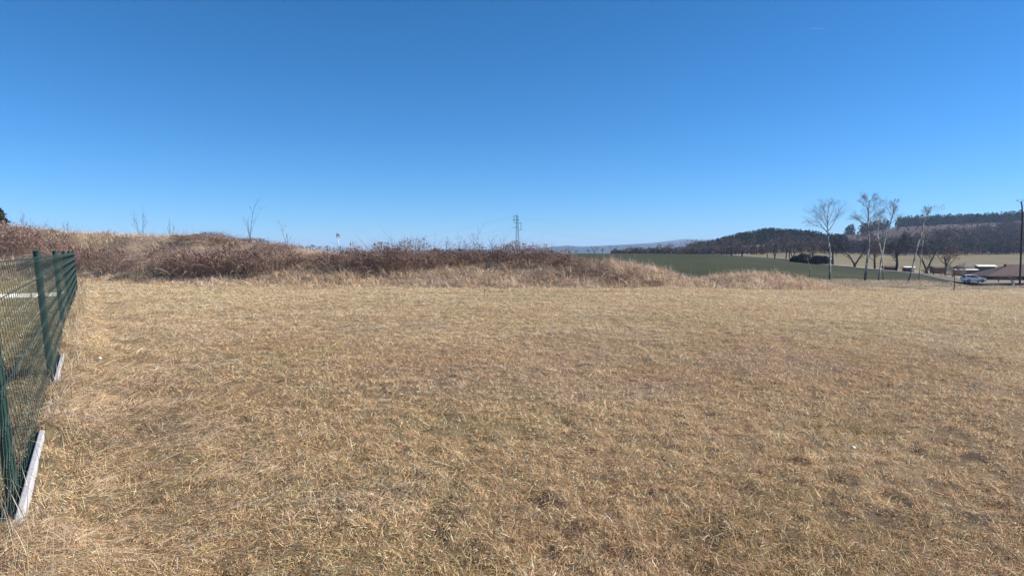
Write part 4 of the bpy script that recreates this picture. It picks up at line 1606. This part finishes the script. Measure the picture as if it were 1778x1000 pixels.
def marker_post():
    Y = 118
    p = ground_at(1760.5, Y)
    e = empty('marker_post', p, 'white plastic roadside marker post with a green band right of the car', 'post', rz=R(20))
    b = MB()
    b.prism([(-.14, -.3), (.14, -.3), (.14, .92), (.08, 1.06), (-.14, 1.0)], -.12, .12)
    b.build('shaft', M_WHITEP, e, bevel=.012)
    b = MB()
    b.box(-.165, -.143, -.08, .08, .45, .85)
    b.build('reflector', M_GREENP, e, bevel=.008)
    # small verge stakes
    for px, Y, h, lab in ((1668, 141, 1.0, 'short weathered wooden stake on the verge directly behind the white car'), (1636, 146, 1.2, 'short weathered wooden stake left of the white car near the bushes')):
        p = ground_at(px, Y)
        b = MB()
        b.path([(0, 0, -.2), (.02, 0, h * .6), (.05, 0, h)], [.10, .09, .07], 7)
        o = b.build('wooden_stake', M_STAKE)
        o.location = [float(c) for c in p]
        tag(o, lab, 'stake')


# ------------------------------------------------------------------ HOUSES IN THE HOLLOW
def gable(name, px, Y, eave_y, ridge_y, L, W, rz, label, roofm, wallm, hip=False, chimney=None, windows=0):
    """house whose eaves and ridge are given by photo heights at distance Y"""
    g = ground_at(px, Y)
    e = empty(name, g, label, 'house' if 'house' in name else 'shed', 'farm buildings in the hollow', rz)
    ze = at(px, eave_y, Y)[2] - g[2]
    zr = at(px, ridge_y, Y)[2] - g[2]
    l, w = L / 2, W / 2
    b = MB()
    if hip:
        b.box(-l, l, -w, w, -.6, ze)
    else:
        b.add([(-l, -w, -.6), (l, -w, -.6), (l, w, -.6), (-l, w, -.6), (-l, -w, ze), (l, -w, ze), (l, w, ze), (-l, w, ze), (-l, 0, zr - .06), (l, 0, zr - .06)],
              [(0, 1, 5, 4), (2, 3, 7, 6), (1, 2, 6, 9, 5), (3, 0, 4, 8, 7), (4, 5, 9, 8), (6, 7, 8, 9), (3, 2, 1, 0)])
    wl = b.build('wall', wallm, e)
    o = .45
    b = MB()
    hp = l * .68 if hip else -o
    t = .10
    for dz in (0,):
        V = [(-l - o, -w - o, ze - .12), (l + o, -w - o, ze - .12), (l + o, w + o, ze - .12), (-l - o, w + o, ze - .12), (-l + hp, 0, zr), (l - (hp if not hip else -o), 0, zr)]
        V += [(v[0], v[1], v[2] + t) for v in V]
        b.add(V, [(6, 7, 11, 10), (8, 9, 10, 11), (9, 6, 10), (7, 8, 11), (1, 0, 4, 5), (3, 2, 5, 4), (0, 3, 4), (2, 1, 5), (0, 1, 7, 6), (1, 2, 8, 7), (2, 3, 9, 8), (3, 0, 6, 9)])
    rf = b.build('roof', roofm, e)
    if chimney is not None:
        b = MB()
        b.box(chimney - .2, chimney + .2, -.9, -.5, zr - 1.9, zr + .1)
        b.box(chimney - .25, chimney + .25, -.95, -.45, zr + .1, zr + .18)
        b.build('chimney', M_BRICK, rf)
    for k in range(windows):
        xx = -l + L * (k + .5) / windows
        b = MB()
        b.box(xx - .5, xx + .5, -w - .03, -w + .02, ze * .38, ze * .82)
        b.build('window', M_WINDOW, e)
    return e


def houses():
    gable('farmhouse', 1780, 168, 478.5, 460, 20, 10, R(-10), 'large farmhouse with a dark brown tiled roof and chimney right of the car', M_ROOF, M_WALLD, True, -4.6, 5)
    gable('long_shed', 1675, 186, 468.4, 467.7, 5.4, 1.3, R(3), 'low shed with a white metal roof behind the white car', M_ROOFW, M_BRICK)
    gable('barn', 1710, 190, 462.2, 460.6, 3.8, 2.4, R(-8), 'barn with a pale sunlit roof and dark gable left of the farmhouse', M_ROOFW, M_WALLD)
    gable('low_barn', 1680, 205, 465, 462.2, 5, 5, R(4), 'low grey roofed barn behind the white roofed shed', M_ASPH, M_WALLD)
    gable('wooden_shed', 1577, 200, 464, 463.3, 2.4, 1.2, R(4), 'small shed with a bright roof behind the leaning birch', M_ROOFW, M_WALLD)
    gable('wooden_shed', 1628, 198, 465, 463.2, 2.8, 2.5, R(2), 'small reddish shed right of the forked alder', M_ROOF, M_BRICK)
    gable('wooden_shed', 1544, 200, 463.5, 461.6, 2.6, 2.5, R(0), 'tiny dark shed behind the crossed birches', M_ROOF, M_WALLD)



def contrail():
    a, b_ = at(1405, 49, 9000), at(1432, 50.5, 9000)
    m, N, L, bs = new_mat('ice cloud')
    bs.inputs['Base Color'].default_value = (.9, .92, .95, 1)
    bs.inputs['Roughness'].default_value = 1
    tr = N.new('ShaderNodeBsdfTransparent')
    ms = N.new('ShaderNodeMixShader')
    ms.inputs[0].default_value = .2
    L.new(tr.outputs[0], ms.inputs[1])
    L.new(bs.outputs[0], ms.inputs[2])
    L.new(ms.outputs[0], N['Material Output'].inputs['Surface'])
    b = MB()
    b.path([a, a * .7 + b_ * .3, a * .3 + b_ * .7, b_], [3, 5, 4, 1.], 8)
    o = b.build('contrail', m, smooth=True)
    tag(o, 'short thin white contrail high in the blue sky at the right', 'contrail')


# ------------------------------------------------------------------ LIGHT, SKY, CAMERA
EXPO = 1.1
SUN_AZ, SUN_EL = 86.0, 33.0


def light():
    w = bpy.data.worlds.new('World')
    scene.world = w
    w.use_nodes = True
    N, L = w.node_tree.nodes, w.node_tree.links
    sky = N.new('ShaderNodeTexSky')
    sky.sky_type = 'NISHITA'
    sky.sun_disc = False
    sky.sun_elevation = R(SUN_EL)
    sky.sun_rotation = R(SUN_AZ)
    sky.altitude = 2500
    sky.air_density = 1.0
    sky.dust_density = 0
    sky.ozone_density = 3.0
    bg = N['Background']
    bg.inputs['Strength'].default_value = .1
    # the photograph's film response to a clear winter sky: a deeper blue overhead
    sp, cb = N.new('ShaderNodeSeparateColor'), N.new('ShaderNodeCombineColor')
    L.new(sky.outputs[0], sp.inputs[0])
    for i, (g, k) in enumerate(((1.55, .80), (1.06, 1.02), (1.1, 1.52))):
        sc_ = N.new('ShaderNodeMath')
        sc_.operation = 'MULTIPLY'
        sc_.inputs[1].default_value = .1
        pw = N.new('ShaderNodeMath')
        pw.operation = 'POWER'
        pw.inputs[1].default_value = g
        ml = N.new('ShaderNodeMath')
        ml.operation = 'MULTIPLY'
        ml.inputs[1].default_value = k * 10 / 2 ** EXPO
        L.new(sp.outputs[i], sc_.inputs[0])
        L.new(sc_.outputs[0], pw.inputs[0])
        L.new(pw.outputs[0], ml.inputs[0])
        L.new(ml.outputs[0], cb.inputs[i])
    L.new(cb.outputs[0], bg.inputs['Color'])
    s = bpy.data.lights.new('sun', 'SUN')
    s.energy = 4.8
    s.angle = R(.53)
    s.color = (1, .94, .85)
    o = bpy.data.objects.new('sun', s)
    link(o)
    v = Vector((math.sin(R(SUN_AZ)) * math.cos(R(SUN_EL)), math.cos(R(SUN_AZ)) * math.cos(R(SUN_EL)), math.sin(R(SUN_EL))))
    o.rotation_euler = v.to_track_quat('Z', 'Y').to_euler()
    o.location = v * 50


def haze():
    b = MB()
    b.box(-13000, 13000, -600, 13000, -60, 150)
    m = bpy.data.materials.new('air')
    m.use_nodes = True
    N, L = m.node_tree.nodes, m.node_tree.links
    N.remove(N['Principled BSDF'])
    v = N.new('ShaderNodeVolumePrincipled')
    v.inputs['Color'].default_value = (.50, .70, 1, 1)
    v.inputs['Density'].default_value = 1.15e-4
    L.new(v.outputs[0], N['Material Output'].inputs['Volume'])
    o = b.build('haze', m)
    tag(o, 'thin bluish air between the field and the far hills', 'haze', kind='stuff')


def camera():
    c = bpy.data.cameras.new('camera')
    c.sensor_width = 36
    c.lens = 36 * F / 1778
    c.clip_start = .05
    c.clip_end = 60000
    o = bpy.data.objects.new('camera', c)
    o.location = (0, 0, EYE)
    o.rotation_euler = (math.pi / 2 - PITCH, 0, 0)
    link(o)
    scene.camera = o


thickets()
meadow()
long_grass()
bank_grass()
rough_grass()
birches()
field_trees()
pines()
saplings()
woods()
fence()
beyond_fence()
small_things()
pylon()
mast()
road()
car()
marker_post()
houses()
contrail()
haze()
light()
camera()

vs = scene.view_settings
vs.view_transform = 'Standard'
vs.look = 'None'
vs.exposure = EXPO
vs.gamma = 1
scene.cycles.max_bounces = 6
scene.cycles.diffuse_bounces = 3
scene.cycles.transparent_max_bounces = 8
scene.cycles.volume_bounces = 0
scene.cycles.use_denoising = True
